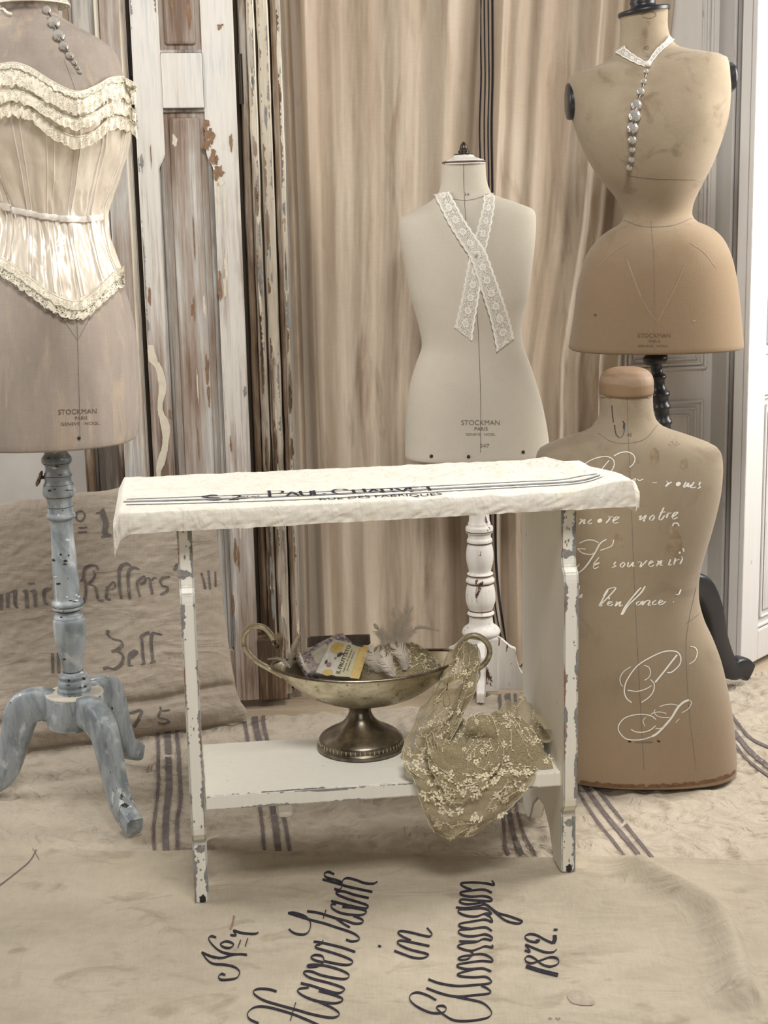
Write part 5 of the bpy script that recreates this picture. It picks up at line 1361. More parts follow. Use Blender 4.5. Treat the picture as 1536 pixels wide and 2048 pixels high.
# ------------------------------------------------------------------ stool
BF = PZ(405, 1812, 0); BR = PZ(1138, 1750, 0)
BU = (BR - BF).normalized(); BVv = Vector((-BU.y, BU.x, 0)); BL = (BR - BF).length
def BP(u, v, w): return BF + BU * u + BVv * v + UP * w
def BH(px, py, v):
    h = hit_plane(px, py, BF + BVv * v, BVv) - BF
    return h.dot(BU), h.z
def BW(px, py, w):
    h = PZ(px, py, w) - BF
    return h.dot(BU), h.dot(BVv)
Z0 = .004
st = thing('stool', 'white chipped-paint wooden stool with a lower shelf in the middle', 'stool', tuple(BP(BL / 2, .13, Z0)))
HT = .605
def side_panel(uc, t, name):
    # outline in (v, z): moulded front edge, arched cut between the feet
    pr = [(.000, Z0), (.000, .100), (.003, .108), (-.010, .120), (-.012, .135), (-.012, .490), (-.010, .503), (.002, .512), (.004, .525), (.004, HT), (.262, HT), (.266, .5), (.266, .03), (.262, Z0), (.222, Z0), (.212, .012), (.190, .045), (.155, .070), (.115, .072), (.080, .050), (.058, .020), (.050, Z0)]
    bm = bmesh.new(); vs = [bm.verts.new((0, v, z)) for v, z in pr]
    f = bm.faces.new(vs); r = bmesh.ops.extrude_face_region(bm, geom=[f])
    for g in r['geom']:
        if isinstance(g, bmesh.types.BMVert): g.co.x = t
    bmesh.ops.bevel(bm, geom=[e for e in bm.edges], offset=.0022, segments=2, affect='EDGES')
    bm.verts.index_update(); mb = MB()
    mb.add([BP(uc - t / 2 + v.co.x, v.co.y, v.co.z) for v in bm.verts], [tuple(v.index for v in f.verts) for f in bm.faces]); bm.free()
    fz = [(Z0 + .002, .100, .0), (.136, .489, -.012), (.526, HT, .004)]
    for k, (za, zb, vv) in enumerate(fz):
        for sgn_ in (0, 1):
            ua = uc - t / 2 + .0008 if sgn_ == 0 else uc + t / 2 - .0008; dv_ = BU if sgn_ == 0 else -BU
            chips(mb, BP(ua, vv, za), BP(ua, vv, zb), dv_, -BVv, .0060, 1, seed=uc * 10 + k * 3 + sgn_ * 7, thr=-.12, fr=17)
            chips(mb, BP(ua, vv, za), BP(ua, vv, zb), dv_, -BVv, .0018, 2, seed=uc * 10 + k * 3 + sgn_ * 7 + 40, thr=.12, fr=18, lift=.0008)
        rnd = random.Random(int(uc * 100) + k)
        for q_ in range(9): flake(mb, BP(uc + rnd.uniform(-.008, .008), vv - .0005, rnd.uniform(za, zb)), BU, UP, rnd.uniform(.0006, .0018), rnd.uniform(.0006, .003), 1, q_ * 3.3)
    flake(mb, BP(uc + .001, -.0004, .095 if uc < .1 else .09), BU, UP, .008, .006, 1, 2.2); flake(mb, BP(uc - .002, .0035, .532), BU, UP, .009, .007, 1, 9.2)
    flake(mb, BP(uc + .001, -.0006, .012), BU, UP, .006, .006, 3, 7.2)
    return mb.build(name, [M['bench'], M['primer'], M['redwood'], M['chip']], st, smooth_=False)
side_panel(.0, .0225, 'side_panel'); side_panel(BL - .001, .024, 'side_panel')
SHZ0, SHZ1 = .180, .176
mb = MB(); T = .0245
mb.rbox(BP(.0125, .002, SHZ0 - T), BU * (BL - .025) + UP * (SHZ1 - SHZ0), BVv * .232, UP * T, r=.0025)
ea, eb = BP(.015, .002, SHZ0 - .0015), BP(BL - .015, .002, SHZ1 - .0015)
chips(mb, ea, eb, -UP, -BVv, .0036, 1, 11, -.18, fr=13); chips(mb, ea - UP * (T - .003), eb - UP * (T - .003), UP, -BVv, .0040, 1, 12, -.12, fr=13)
chips(mb, ea + UP * .0016, eb + UP * .0016, BVv, UP, .006, 1, 13, .22, fr=12)
mb.build('shelf', [M['bench'], M['primer']], st, smooth_=False)
mb = MB(); u_, w_ = BH(568, 1612, .03); mb.rbox(BP(u_ - .013, .012, SHZ0 - T - .027), BU * .027, BVv * .02, UP * .028, r=.008); mb.build('shelf_cleat', M['bench'], st, smooth_=False)
mb = MB(); mb.rbox(BP(-.098, -.018, HT), BU * .782, BVv * .300, UP * .024, r=.006); mb.build('seat_board', M['bench'], st, smooth_=False)
SPIN = [(BP(.57, .2, .12),)]

# ------------------------------------------------------------------ linen runner over the seat
zt = HT + .0245
def runner_pt(s, t):
    """s along 0..1, t: 0 at hanging front hem .. 1 back hem"""
    u0_, u1_ = -.103, .690
    u = lerp(u0_, u1_, s)
    rz_ = .0015 * nz(s * 22, t * 7, 1) + .001 * nz(s * 60, t * 30, 2)
    # front hang
    bulge = .013 * max(0, math.sin(min(1, max(0, (s - .86) / .14)) * math.pi * .62)) ** 1.5
    if t < .30:
        f = t / .30
        drop = .030 + .0016 * nz(s * 14, 3) + .0008 * nz(s * 60, 2) + (.014 * max(0, 1 - s / .03) if s < .03 else 0) - .004 * s
        a = (1 - f)
        v = -.022 - .0055 * math.sin(min(1, a * 1.4) * math.pi / 2) + (-.0022 * nz(s * 55, a * 3, 5) - .0022 * abs(nz(s * 38 + a * 2, a * 2, 8)) * 2) * a
        w = zt + .0035 - a ** 1.25 * drop
        w += bulge * (1 - a) * 1.2
    else:
        f = (t - .30) / .70
        v = -.022 + f * .305 
        w = zt + .0035 + .003 * math.sin(min(1, f * 12) * math.pi / 2) + rz_ + bulge * math.exp(-((f - .1) / .5) ** 2) * .8
        if f > .97: w -= .012 * (f - .97) / .03
    # left end drops over the corner, right end is tucked round
    if s < .012: w -= (.012 - s) / .012 * .018; u += .001
    if s > .985:
        k = (s - .985) / .015; w -= .016 * k ** 2 * (.3 if t < .2 else 1); u -= 0
        v += (.006 * k) 
    # rear right corner puckers inward
    if s > .86 and t > .5:
        k = (s - .86) / .14 * (t - .5) / .5
        u -= .085 * k * (s - .86) / .14 + .0; w += .010 * k * (1 - k)
    return BP(u, v, w)
NS, NTt = 260, 60
G = [[runner_pt(i / NS, j / NTt) for j in range(NTt + 1)] for i in range(NS + 1)]
mb = MB(); mb.grid(G)
# end drop faces
ej = [min(1, (j / NTt) / .28) ** 2 for j in range(NTt + 1)]
mb.grid([[p for p in G[-1]], [Vector(p) - UP * .010 * e_ + BU * .002 * e_ for p, e_ in zip(G[-1], ej)], [Vector((p[0], p[1], lerp(p[2], min(p[2] - .010, HT - .010), e_))) - BU * .004 for p, e_ in zip(G[-1], ej)]])
mb.grid([[p for p in G[0]], [Vector(p) - UP * .004 + BU * .001 for p in G[0]]])
bvs = mb.bvh()
for pts, w_ in (([(247, 1004), (420, 999), (640, 990), (860, 979), (1040, 970), (1130, 965), (1170, 960), (1200, 951)], 2.6), ([(253, 999), (420, 993), (640, 984), (860, 973), (1040, 964), (1120, 960), (1160, 953), (1195, 948)], 1.0), ([(252, 1010), (420, 1006), (640, 998), (860, 985), (1040, 975), (1130, 970), (1175, 964), (1206, 954)], 1.2)):
    ink(mb, bvs, pts, w_, 1, lift=.0008, n=14)
def seat_text(body, x0_, x1_, yb0, yb1, capm, lift=.0008, bold=.0, mi=2):
    V, Fs = text_polys(body, 1.0, bold)
    xs = [v[0] for v in V]; a, b_ = min(xs), max(xs)
    P0_ = cast(bvs, x0_, yb0, 0); P1_ = cast(bvs, x1_, yb1, 0)
    if P0_ is None or P1_ is None: return
    du = (P1_ - P0_); dv = Vector((-du.y, du.x, 0)).normalized()
    idx = []
    for x, y in V:
        p = P0_ + du * ((x - a) / (b_ - a)) + dv * (y / .7 * capm)
        h = bvs.ray_cast(p + UP * .1, Vector((0, 0, -1)))
        idx.append(len(mb.v)); mb.v.append((h[0] if h[0] else p) + UP * lift)
    for f in Fs: mb.f.append(tuple(idx[i] for i in f)); mb.m.append(mi)
def serif_letters(word, x0_, x1_, yb0, yb1, capm, small, nib):
    """drawn roman capitals with thick and thin strokes; first letter of each word larger"""
    GL = {'P': ([(.0, 0, .0, 1), ], [(0, 1), (.45, .97), (.5, .72), (.4, .5), (0, .48)], .62),
          'A': ([(0, 0, .3, 1), (.3, 1, .62, 0), (.12, .35, .5, .35)], None, .72), 'U': ([(0, 1, .02, .25)], [(.02, .3), (.1, .03), (.3, -.02), (.48, .05), (.52, .3), (.52, 1)], .68),
          'L': ([(0, 0, 0, 1), (0, 0, .45, .0), (.45, 0, .5, .25)], None, .6), 'C': ([], [(.6, .8), (.4, 1.0), (.15, .9), (0, .5), (.15, .1), (.4, 0), (.62, .2)], .78),
          'H': ([(0, 0, 0, 1), (.55, 0, .55, 1), (0, .5, .55, .5)], None, .74), 'R': ([(0, 0, 0, 1), (.2, .5, .6, 0)], [(0, 1), (.45, .97), (.5, .72), (.4, .5), (0, .48)], .72),
          'V': ([(0, 1, .3, 0), (.3, 0, .6, 1)], None, .72), 'E': ([(0, 0, 0, 1), (0, 1, .45, 1), (0, .5, .35, .5), (0, 0, .48, 0)], None, .62), 'T': ([(.3, 0, .3, 1), (0, 1, .6, 1)], None, .7), ' ': ([], None, .35)}
    adv = []; x = 0
    for i, ch_ in enumerate(word):
        sc_ = 1.0 if (i == 0 or word[i - 1] == ' ') else small
        adv.append((x, sc_)); x += GL[ch_][2] * sc_
    tot_ = x
    P0_ = cast(bvs, x0_, yb0, 0); P1_ = cast(bvs, x1_, yb1, 0); du = P1_ - P0_; dvv = Vector((-du.y, du.x, 0)).normalized(); L_ = du.length; du = du.normalized()
    unit = L_ / tot_
    def pt(x, y): 
        p = P0_ + du * (x * unit) + dvv * (y * capm); h = bvs.ray_cast(p + UP * .1, Vector((0, 0, -1))); return (h[0] if h[0] else p) + UP * .0009
    def stroke(pts, wa):
        row = []
        for i, p in enumerate(pts):
            a = pts[max(0, i - 1)]; b_ = pts[min(len(pts) - 1, i + 1)]
            tx, ty = (b_[0] - a[0]) * unit, (b_[1] - a[1]) * capm; l = math.hypot(tx, ty) or 1; tx /= l; ty /= l
            w2 = (nib * .3 + nib * .7 * abs(ty)) * wa / 2
            row.append((pt(p[0] - ty * w2 / unit, p[1] + tx * w2 / capm), pt(p[0] + ty * w2 / unit, p[1] - tx * w2 / capm)))
        mb.grid([[r[0] for r in row], [r[1] for r in row]], 2)
    for (xo, sc_), ch_ in zip(adv, word):
        segs, cur_, _ = GL[ch_]
        for (a, b_, c, d_) in segs:
            stroke([(xo + (a + (c - a) * k / 4) * sc_, (b_ + (d_ - b_) * k / 4) * sc_) for k in range(5)], 1.0)
            if abs(a - c) < .1:      # serifs
                for yy in (b_, d_): stroke([(xo + (a - .09) * sc_, yy * sc_), (xo + (a + .09) * sc_, yy * sc_)], .8)
        if cur_: stroke([(xo + x * sc_, y * sc_) for x, y in smooth(cur_, 4)], .9)
serif_letters('PAUL CHARVET', 540, 876, 995, 981, .046, .74, .0048)
seat_text('RUE DES FABRIQUES', 640, 885, 1001, 990, .014)
seat_text('S', 414, 452, 1002, 1000, .044); seat_text('2', 456, 478, 1001, 1000, .036); seat_text('eres', 482, 522, 997, 995, .016)
M['runner_stripe'] = linen('runner_stripe', (.16, .165, .19), (.22, .225, .25), None, big=60)
run = mb.build('linen_runner', [M['runner'], M['runner_stripe'], M['ink']])
so = run.modifiers.new('thickness', 'SOLIDIFY') if False else None
tag(run, 'creamy white linen runner with black French lettering draped over the stool seat', 'runner')

# ------------------------------------------------------------------ silver footed bowl
SZf = lambda u: lerp(SHZ0, SHZ1, u / BL)
ub, vb = BW(722, 1493, .18)
base = BP(ub, vb, SZf(ub) + .001)
kpx = (base - CAMP).length / F
bowl = thing('silver_bowl', 'tarnished oval silver bowl with two loop handles on the stool shelf', 'bowl', tuple(base))
def zpx(y): return PY(722, y, base.y).z - base.z
fr0 = 86 * kpx
mb = MB(); hs = zpx(1412)
prf = [(fr0 * .97, 0), (fr0 * 1.0, .002), (fr0 * 1.0, .007), (fr0 * .97, .009), (fr0 * .955, .013), (fr0 * .95, .018), (fr0 * .90, .022), (fr0 * .78, .028), (fr0 * .52, .038), (fr0 * .34, .050), (fr0 * .245, .064), (fr0 * .21, .078), (fr0 * .215, hs - .012), (fr0 * .27, hs - .002), (fr0 * .32, hs + .004)]
mb.lathe(round_prof([(r, z) for r, z in prf], 3), base, seg=56); mb.build('foot', M['silver_dark'], bowl)
mb = MB()
for k in range(56):
    a = 2 * math.pi * k / 56; d = Vector((math.cos(a), math.sin(a), 0)); mb.tube([base + d * (fr0 * .965) + UP * .0105, base + d * (fr0 * .955) + UP * .0165], .0011, seg=5)
mb.build('beaded_band', M['silver'], bowl)
# oval dish: longer along the stool
cxp = 735; 
rc = PY(cxp, 1335, base.y); DX = BU.copy(); DY = BVv.copy()
ra = 186 * kpx; rb = ra * .50; rimz = rc.z
dc = Vector((rc.x, base.y + .0, 0))
hbz_ = base.z + hs
def dish(r, a, off=0):
    """r 0..1 centre to rim"""
    z = hbz_ + (rimz - hbz_) * (r ** 2.4) + off
    rr = r
    lift_ = .012 * (abs(math.cos(a)) ** 2.2) * r ** 3
    return dc + DX * (math.cos(a) * ra * rr) + DY * (math.sin(a) * rb * rr) + UP * (z + lift_)
mb = MB()
G = []
for i in range(25):
    r = math.sin(i / 24 * math.pi / 2); G.append([dish(max(.001, r), 2 * math.pi * k / 72) for k in range(72)])
for i in range(24, -1, -1):
    r = math.sin(i / 24 * math.pi / 2); G.append([dish(max(.001, r) * .985, 2 * math.pi * k / 72, .0022) for k in range(72)])
mb.grid(G, cv=True); dish_o = mb.build('dish', M['silver'], bowl)
mb = MB(); mb.tube([dish(1.0, 2 * math.pi * k / 110, .001) for k in range(110)], .0026, seg=8, closed=True); mb.build('rim', M['silver_dark'], dish_o)
def handle(sgn, pts, name='handle'):
    mb = MB(); P = [PY(x, y, base.y + dv_) for x, y, dv_ in pts]
    P = [Vector(p) for p in smooth([tuple(p) for p in P], 7)]
    mb.tube(P, .0048, seg=10); return mb.build(name, M['silver'], bowl)
dl = sgn = 0
yl = dish(1, math.pi).y - base.y; yr = dish(1, 0).y - base.y
hl = handle(-1, [(566, 1352, yl * .3 - .02), (540, 1338, yl * .8), (510, 1320, yl), (490, 1296, yl), (487, 1272, yl), (499, 1256, yl), (517, 1252, yl), (532, 1258, yl), (545, 1274, yl * .9), (553, 1292, yl * .7)])
hr_ = handle(1, [(882, 1368, yr * .4 - .02), (905, 1357, yr * .6), (935, 1345, yr * .9), (964, 1332, yr), (978, 1312, yr), (977, 1291, yr), (962, 1275, yr), (944, 1271, yr), (927, 1279, yr), (914, 1297, yr * .9), (906, 1316, yr * .8)])
for (x, y, r) in ((548, 1283, 5), (553, 1292, 6), (917, 1300, 7), (914, 1310, 5), (897, 1362, 4)):
    mb = MB(); bead(mb, PY(x, y, base.y + (yl if x < 700 else yr) * .8 - .004), r * kpx, (0, -1, 0), .8); mb.build('ornament', M['silver_dark'], hl if x < 700 else hr_)
mb = MB(); pts = smooth([(895, 1366), (893, 1385), (886, 1400), (890, 1413), (900, 1408), (897, 1392), (893, 1380)], 5); mb.tube([PY(x, y, base.y - .04) for x, y in pts], .0011, seg=6); mb.build('wire_hook', M['silver_dark'], hr_)

# ------------------------------------------------------------------ soaps in the bowl
def soap(label, corners, Yc, th, side_mat, group='wrapped soaps in the silver bowl'):
    """corners px: four corners (TL, TR, BR, BL) with depth offsets"""
    P = [PY(x, y, Yc + dy) for x, y, dy in corners]
    c = sum(P, Vector()) / 4; n = (P[1] - P[0]).cross(P[3] - P[0]).normalized()
    if n.dot(CAMP - c) < 0: n = -n
    root = thing('wrapped_soap', label, 'soap', tuple(c), group)
    mb = MB()
    G = []
    for (ins, h) in ((.06, -th), (0, -th * .85), (-.02, -th * .5), (0, -th * .12), (.05, 0)):
        ring = []
        for i in range(4):
            a, b_ = P[i], P[(i + 1) % 4]
            for k in range(8): ring.append(a.lerp(b_, .04 + .92 * k / 8))
        G.append([p + (c - p) * ins + n * h for p in ring])
    mb.grid(G, cv=True); mb.fan(G[0]); mb.fan(G[-1])
    mb.build('paper_wrap', side_mat, root)
    return root, P, n
def face_poly(P, n, pts, lift, mbx, mi=0):
    """pts in unit face coordinates (x right, y down)"""
    q = []
    for x, y in pts:
        t = P[0].lerp(P[1], x); b_ = P[3].lerp(P[2], x); q.append(t.lerp(b_, y) + n * lift)
    mbx.fan(q, mi=mi)
def ell(cx, cy, rx, ry, n_=18, a0=0): return [(cx + rx * math.cos(a0 + 2 * math.pi * k / n_), cy + ry * math.sin(a0 + 2 * math.pi * k / n_)) for k in range(n_)]
Ys = base.y - .01
s1, P_, n_ = soap('violet floral wrapped soap leaning at the left inside the silver bowl', [(588, 1310, .03), (682, 1262, .06), (722, 1300, .02), (612, 1350, -.01)], Ys, .022, M['violet'])
mb = MB(); face_poly(P_, n_, [(.28, .25), (.6, .2), (.62, .75), (.25, .8)], .0009, mb); mb.build('paper_label', M['soapwhite'], s1)
s3, P_, n_ = soap('dark wrapped box lying behind the lemon soap in the silver bowl', [(615, 1273, .055), (738, 1268, .055), (740, 1290, .05), (615, 1295, .05)], Ys, .018, M['boxcard'])
s2, P_, n_ = soap('yellow lemon soap with a printed cream label in the silver bowl', [(664, 1277, .005), (739, 1292, .005), (718, 1358, -.03), (628, 1348, -.03)], Ys, .024, M['soapwhite'])
for sh_ in (ell(.24, .22, .17, .15), [(.74, .02), (1.0, .02), (1.0, 1.0), (.80, 1.0)], ell(.28, .92, .12, .09)):
    mb = MB(); face_poly(P_, n_, sh_, .0008, mb, 0); mb.build('lemon_print', M['lemon'], s2)
mb = MB(); face_poly(P_, n_, [(.36, .10), (.76, .02), (.80, .98), (.46, 1.0)], .0014, mb)
mb.build('paper_label', M['label'], s2)
mb = MB()
V, Fs = text_polys('IL FRUTTETO', 1.0, .02); xs = [v[0] for v in V]; a_, b__ = min(xs), max(xs)
def soap_text(body, x_at, y0_, y1_, hgt, bold=.02):
    V, Fs = text_polys(body, 1.0, bold); xs = [v[0] for v in V]; a_, b__ = min(xs), max(xs); idx = []
    for x, y in V:
        s_ = (x - a_) / (b__ - a_); fx, fy = x_at - y / .7 * hgt + .0, y0_ + (y1_ - y0_) * s_
        fx += (1 - fy) * .0
        t = P_[0].lerp(P_[1], fx); bb_ = P_[3].lerp(P_[2], fx); idx.append(len(mb.v)); mb.v.append(t.lerp(bb_, fy) + n_ * .002)
    for f in Fs: mb.f.append(tuple(idx[i] for i in f)); mb.m.append(0)
soap_text('IL FRUTTETO', .54, .92, .10, .09); soap_text('sapone di limone', .62, .86, .2, .045, 0); soap_text('profumo antico', .69, .8, .25, .04, 0)
for pts in ([(.30, .40), (.36, .33), (.48, .35), (.40, .42), (.33, .47)], [(.52, .04), (.62, -.01), (.80, .0), (.86, .06), (.72, .08), (.6, .06)], [(.10, .62), (.14, .58), (.17, .66), (.12, .7)]): face_poly(P_, n_, pts, .0021, mb)
mb.build('black_print', M['print'], s2)
M['rose'] = plain('rose_print', (.45, .20, .15), .6)
mb = MB(); face_poly(P_, n_, ell(.22, .70, .06, .06, 8), .0016, mb); face_poly(P_, n_, ell(.30, .50, .03, .03, 8), .0016, mb); mb.build('flower_print', M['rose'], s2)

# ------------------------------------------------------------------ feathers
def feather(pts, w, label, down=.5, Yo=0.0, seed=0, bend=.004):
    rnd = random.Random(seed)
    P = [Vector(p) for p in smooth([tuple(PY(x, y, base.y + Yo + dy)) for x, y, dy in pts], 8)]
    root = thing('feather', label, 'feather', tuple(P[0]), 'pale feathers standing in the silver bowl')
    mb = MB(); n = len(P); mb.tube(P, [lerp(.0009, .0003, i / n) for i in range(n)], seg=5); mb.build('quill', M['feather'], root)
    mb = MB(); m = 90
    for side in (-1, 1):
        for k in range(m):
            f = k / m; i = min(n - 2, int(f * (n - 1))); ff = f * (n - 1) - i
            p = P[i].lerp(P[i + 1], ff); t = (P[i + 1] - P[i]).normalized()
            vd = (p - CAMP).normalized(); s_ = t.cross(vd).normalized() * side
            wl = w * kpx * (math.sin(math.pi * min(1, .08 + f * .92)) ** .7) * rnd.uniform(.75, 1.1) + (.3 * w * kpx if f < down and rnd.random() < .5 else 0)
            dr = (s_ * (.9 if f < down else .55) + t * (.45 if f < down else .85) + vd * rnd.uniform(-.3, .3)).normalized()
            q1 = p + dr * wl * .5 + t * rnd.uniform(-1, 1) * bend * .2; q2 = p + dr * wl + t * wl * .3 + Vector((rnd.uniform(-1, 1), 0, rnd.uniform(-1, 1))) * bend * .3
            hw = t * (.0006 if f < down else .0009)
            mb.add([p - hw, p + hw, q1 + hw, q1 - hw, q2], [(0, 1, 2, 3), (3, 2, 4)])
    mb.build('vane', M['down'], root)
for k, (pts, w, lab) in enumerate([
 ([(566, 1345, .02), (566, 1310, .03), (568, 1268, .04)], 4, 'thin upright feather, leftmost of those standing in the bowl'),
 ([(578, 1340, .02), (584, 1300, .03), (601, 1264, .05)], 8, 'narrow leaning feather just left of the violet soap'),
 ([(607, 1330, .03), (607, 1290, .04), (612, 1262, .04)], 4, 'short upright feather behind the violet soap'),
 ([(580, 1335, 0), (560, 1318, .0), (535, 1318, .0)], 5, 'small feather lying across the left rim of the bowl'),
 ([(616, 1345, -.05), (606, 1325, -.05), (599, 1306, -.04)], 5, 'white feather tip in front of the violet soap'),
 ([(782, 1335, .0), (790, 1270, .02), (786, 1215, .03)], 20, 'tall fluffy feather, left of the tallest pair in the bowl'),
 ([(790, 1330, .01), (804, 1262, .03), (816, 1200, .03)], 22, 'tallest fluffy feather rising from the bowl'),
 ([(788, 1320, .0), (800, 1255, .02), (826, 1214, .02)], 14, 'curved feather leaning right of the tallest feather'),
 ([(775, 1310, .0), (768, 1275, .02), (748, 1248, .03)], 14, 'soft feather curling left behind the lemon soap'),
 ([(800, 1290, .01), (835, 1256, .02), (880, 1262, .02)], 10, 'long feather arching right over the lace bundle'),
 ([(762, 1345, -.03), (752, 1322, -.03), (740, 1292, -.02)], 22, 'downy feather beside the lemon soap'),
 ([(790, 1352, -.05), (775, 1330, -.05), (764, 1302, -.04)], 16, 'white feather at the front rim in the bowl'),
 ([(812, 1340, -.03), (805, 1310, -.03), (782, 1288, -.02)], 16, 'grey downy feather against the lace bundle')]):
    feather(pts, w, lab, seed=k, down=.75 if w > 12 else .4)

# ------------------------------------------------------------------ embroidered tulle scarf
scarf = thing('lace_scarf', 'olive-beige tulle scarf embroidered with cream flowers, spilling from the bowl over the shelf', 'scarf', tuple(BP(.42, .08, SZf(.42))))
def surf(rows, nI=60, nJ=40, fold=.0, fs=6.0, seed=0, rough=.003):
    """rows: list of rows of 3-D control points -> smooth grid"""
    A = [smooth([tuple(p) for p in r], max(2, nJ // (len(r) - 1))) for r in rows]
    m = len(A[0]); cols = []
    for j in range(m): cols.append(smooth([a[j] for a in A], max(2, nI // (len(rows) - 1))))
    nI_ = len(cols[0]); G = [[Vector(cols[j][i]) for j in range(m)] for i in range(nI_)]
    out = []
    for i in range(nI_):
        r = []
        for j in range(m):
            a = G[min(i + 1, nI_ - 1)][j] - G[max(i - 1, 0)][j]; b = G[i][min(j + 1, m - 1)] - G[i][max(j - 1, 0)]
            n = a.cross(b); n = n.normalized() if n.length > 1e-9 else Vector((0, -1, 0))
            fi, fj = i / nI_, j / m
            d = fold * (math.sin(fj * fs * 2 * math.pi + 2 * nz(fi * 2, seed) + seed)) + rough * nz(fi * 6 + seed, fj * 7, seed) + rough * .6 * (1 - 2.5 * abs(nz(fi * 9, fj * 9 + seed, seed + 3)))
            r.append(G[i][j] + n * d)
        out.append(r)
    return out
EMB = MB()
def flower(p, n, r, rnd):
    x = n.orthogonal().normalized(); y = n.cross(x); a0 = rnd.uniform(0, 6.28); k5 = 5
    for k in range(k5):
        a = a0 + 2 * math.pi * k / k5; d = x * math.cos(a) + y * math.sin(a); q = x * -math.sin(a) + y * math.cos(a)
        l = r * rnd.uniform(.8, 1.15); w = r * .36
        EMB.add([p + d * r * .15 + n * .0006, p + d * l * .6 + q * w + n * .0012, p + d * l + n * .0008, p + d * l * .6 - q * w + n * .0012], [(0, 1, 2, 3)])
def leafp(p, n, d, r):
    d = (d - n * d.dot(n)).normalized(); q = n.cross(d)
    EMB.add([p + n * .0006, p + d * r * .5 + q * r * .3 + n * .001, p + d * r + n * .0006, p + d * r * .5 - q * r * .3 + n * .001], [(0, 1, 2, 3)])
def embroider(G, count, seed, r0=.0065, vine=True):
    rnd = random.Random(seed); nI_, nJ_ = len(G), len(G[0]); pts = []
    tries = 0
    while len(pts) < count and tries < 4000:
        tries += 1
        i, j = rnd.uniform(1, nI_ - 2), rnd.uniform(1, nJ_ - 2); p = G[int(i)][int(j)]
        if all((p - q[0]).length > r0 * 2.4 for q in pts):
            a = G[int(i) + 1][int(j)] - p; b = G[int(i)][int(j) + 1] - p; n = a.cross(b)
            if n.length < 1e-10: continue
            n.normalize(); n = n if n.dot(CAMP - p) > 0 else -n
            pts.append((p, n, int(i), int(j)))
    for p, n, i, j in pts:
        flower(p, n, r0 * rnd.uniform(.75, 1.15), rnd)
        # vine to a near grid neighbour with little leaves
        for _ in range(2):
            di, dj = rnd.choice((-1, 1)) * rnd.randint(3, 7), rnd.choice((-1, 1)) * rnd.randint(3, 7); path = []
            for k in range(7):
                ii = i + di * k / 6 + 1.2 * math.sin(k * .9); jj = j + dj * k / 6 + 1.2 * math.cos(k * 1.1)
                if not (0 <= ii < nI_ - 1 and 0 <= jj < nJ_ - 1): break
                path.append(G[int(ii)][int(jj)].lerp(G[int(ii) + 1][int(jj) + 1], (ii % 1 + jj % 1) / 2) + n * .0008)
            if len(path) > 2:
                EMB.tube(path, .00045, seg=4)
                for k, q in enumerate(path[1:]):
                    dq = (path[k + 1] - path[k]); 
                    if dq.length > 1e-6: leafp(q, n, dq + n.cross(dq) * rnd.choice((-1, 1)), r0 * .75)
def at(px, py, v): return hit_plane(px, py, BP(0, v, 0), BVv)
def onz(px, py, w): return PZ(px, py, w)
def panel(name, G, cnt, seed, r0=.0065, edge=True):
    mb = MB(); mb.grid(G)
    if edge:
        rim = [G[-1][j] for j in range(len(G[0]))]; mb.tube(rim, .0009, seg=5, mi=1)
        mb.tube([g[0] for g in G], .0008, seg=5, mi=1); mb.tube([g[-1] for g in G], .0008, seg=5, mi=1)
    mb.build(name, [M['tulle'], M['scarf_edge']], scarf)
    embroider(G, cnt, seed, r0)
sz = SZf(.42) 
# front fall over the shelf edge
rows = [[at(806, 1497, .05), at(850, 1512, .05), at(930, 1515, .06), at(1010, 1508, .06), at(1068, 1520, .05)],
        [at(808, 1535, .006), at(856, 1545, .002), at(930, 1548, -.004), at(1010, 1545, -.002), at(1073, 1545, .004)],
        [at(826, 1556, -.006), at(868, 1575, -.012), at(935, 1582, -.016), at(1005, 1572, -.012), at(1062, 1566, -.008)],
        [at(842, 1600, -.008), at(878, 1620, -.018), at(930, 1628, -.024), at(985, 1612, -.018), at(1040, 1596, -.010)],
        [at(856, 1640, -.008), at(876, 1655, -.014), at(915, 1662, -.022), at(960, 1648, -.018), at(1012, 1620, -.010)],
        [at(868, 1662, -.008), at(884, 1670, -.012), at(912, 1674, -.018), at(942, 1668, -.016), at(985, 1642, -.010)]]
G1 = surf(rows, 70, 56, fold=.0022, fs=2.6, seed=2, rough=.0035); panel('front_fall', G1, 62, 11, .0082)
# second overlapping layer
rows = [[at(850, 1500, .04), at(900, 1520, .03), at(960, 1530, .03), at(1010, 1500, .04)],
        [at(858, 1530, -.004), at(905, 1560, -.012), at(955, 1565, -.014), at(998, 1532, -.006)],
        [at(872, 1556, -.018), at(910, 1588, -.026), at(945, 1590, -.026), at(980, 1556, -.016)],
        [at(885, 1590, -.022), at(905, 1604, -.028), at(925, 1604, -.028), at(950, 1582, -.02)]]
G2 = surf(rows, 40, 36, fold=.002, fs=2, seed=5, rough=.003); panel('overlapping_fold', G2, 26, 12, .007)
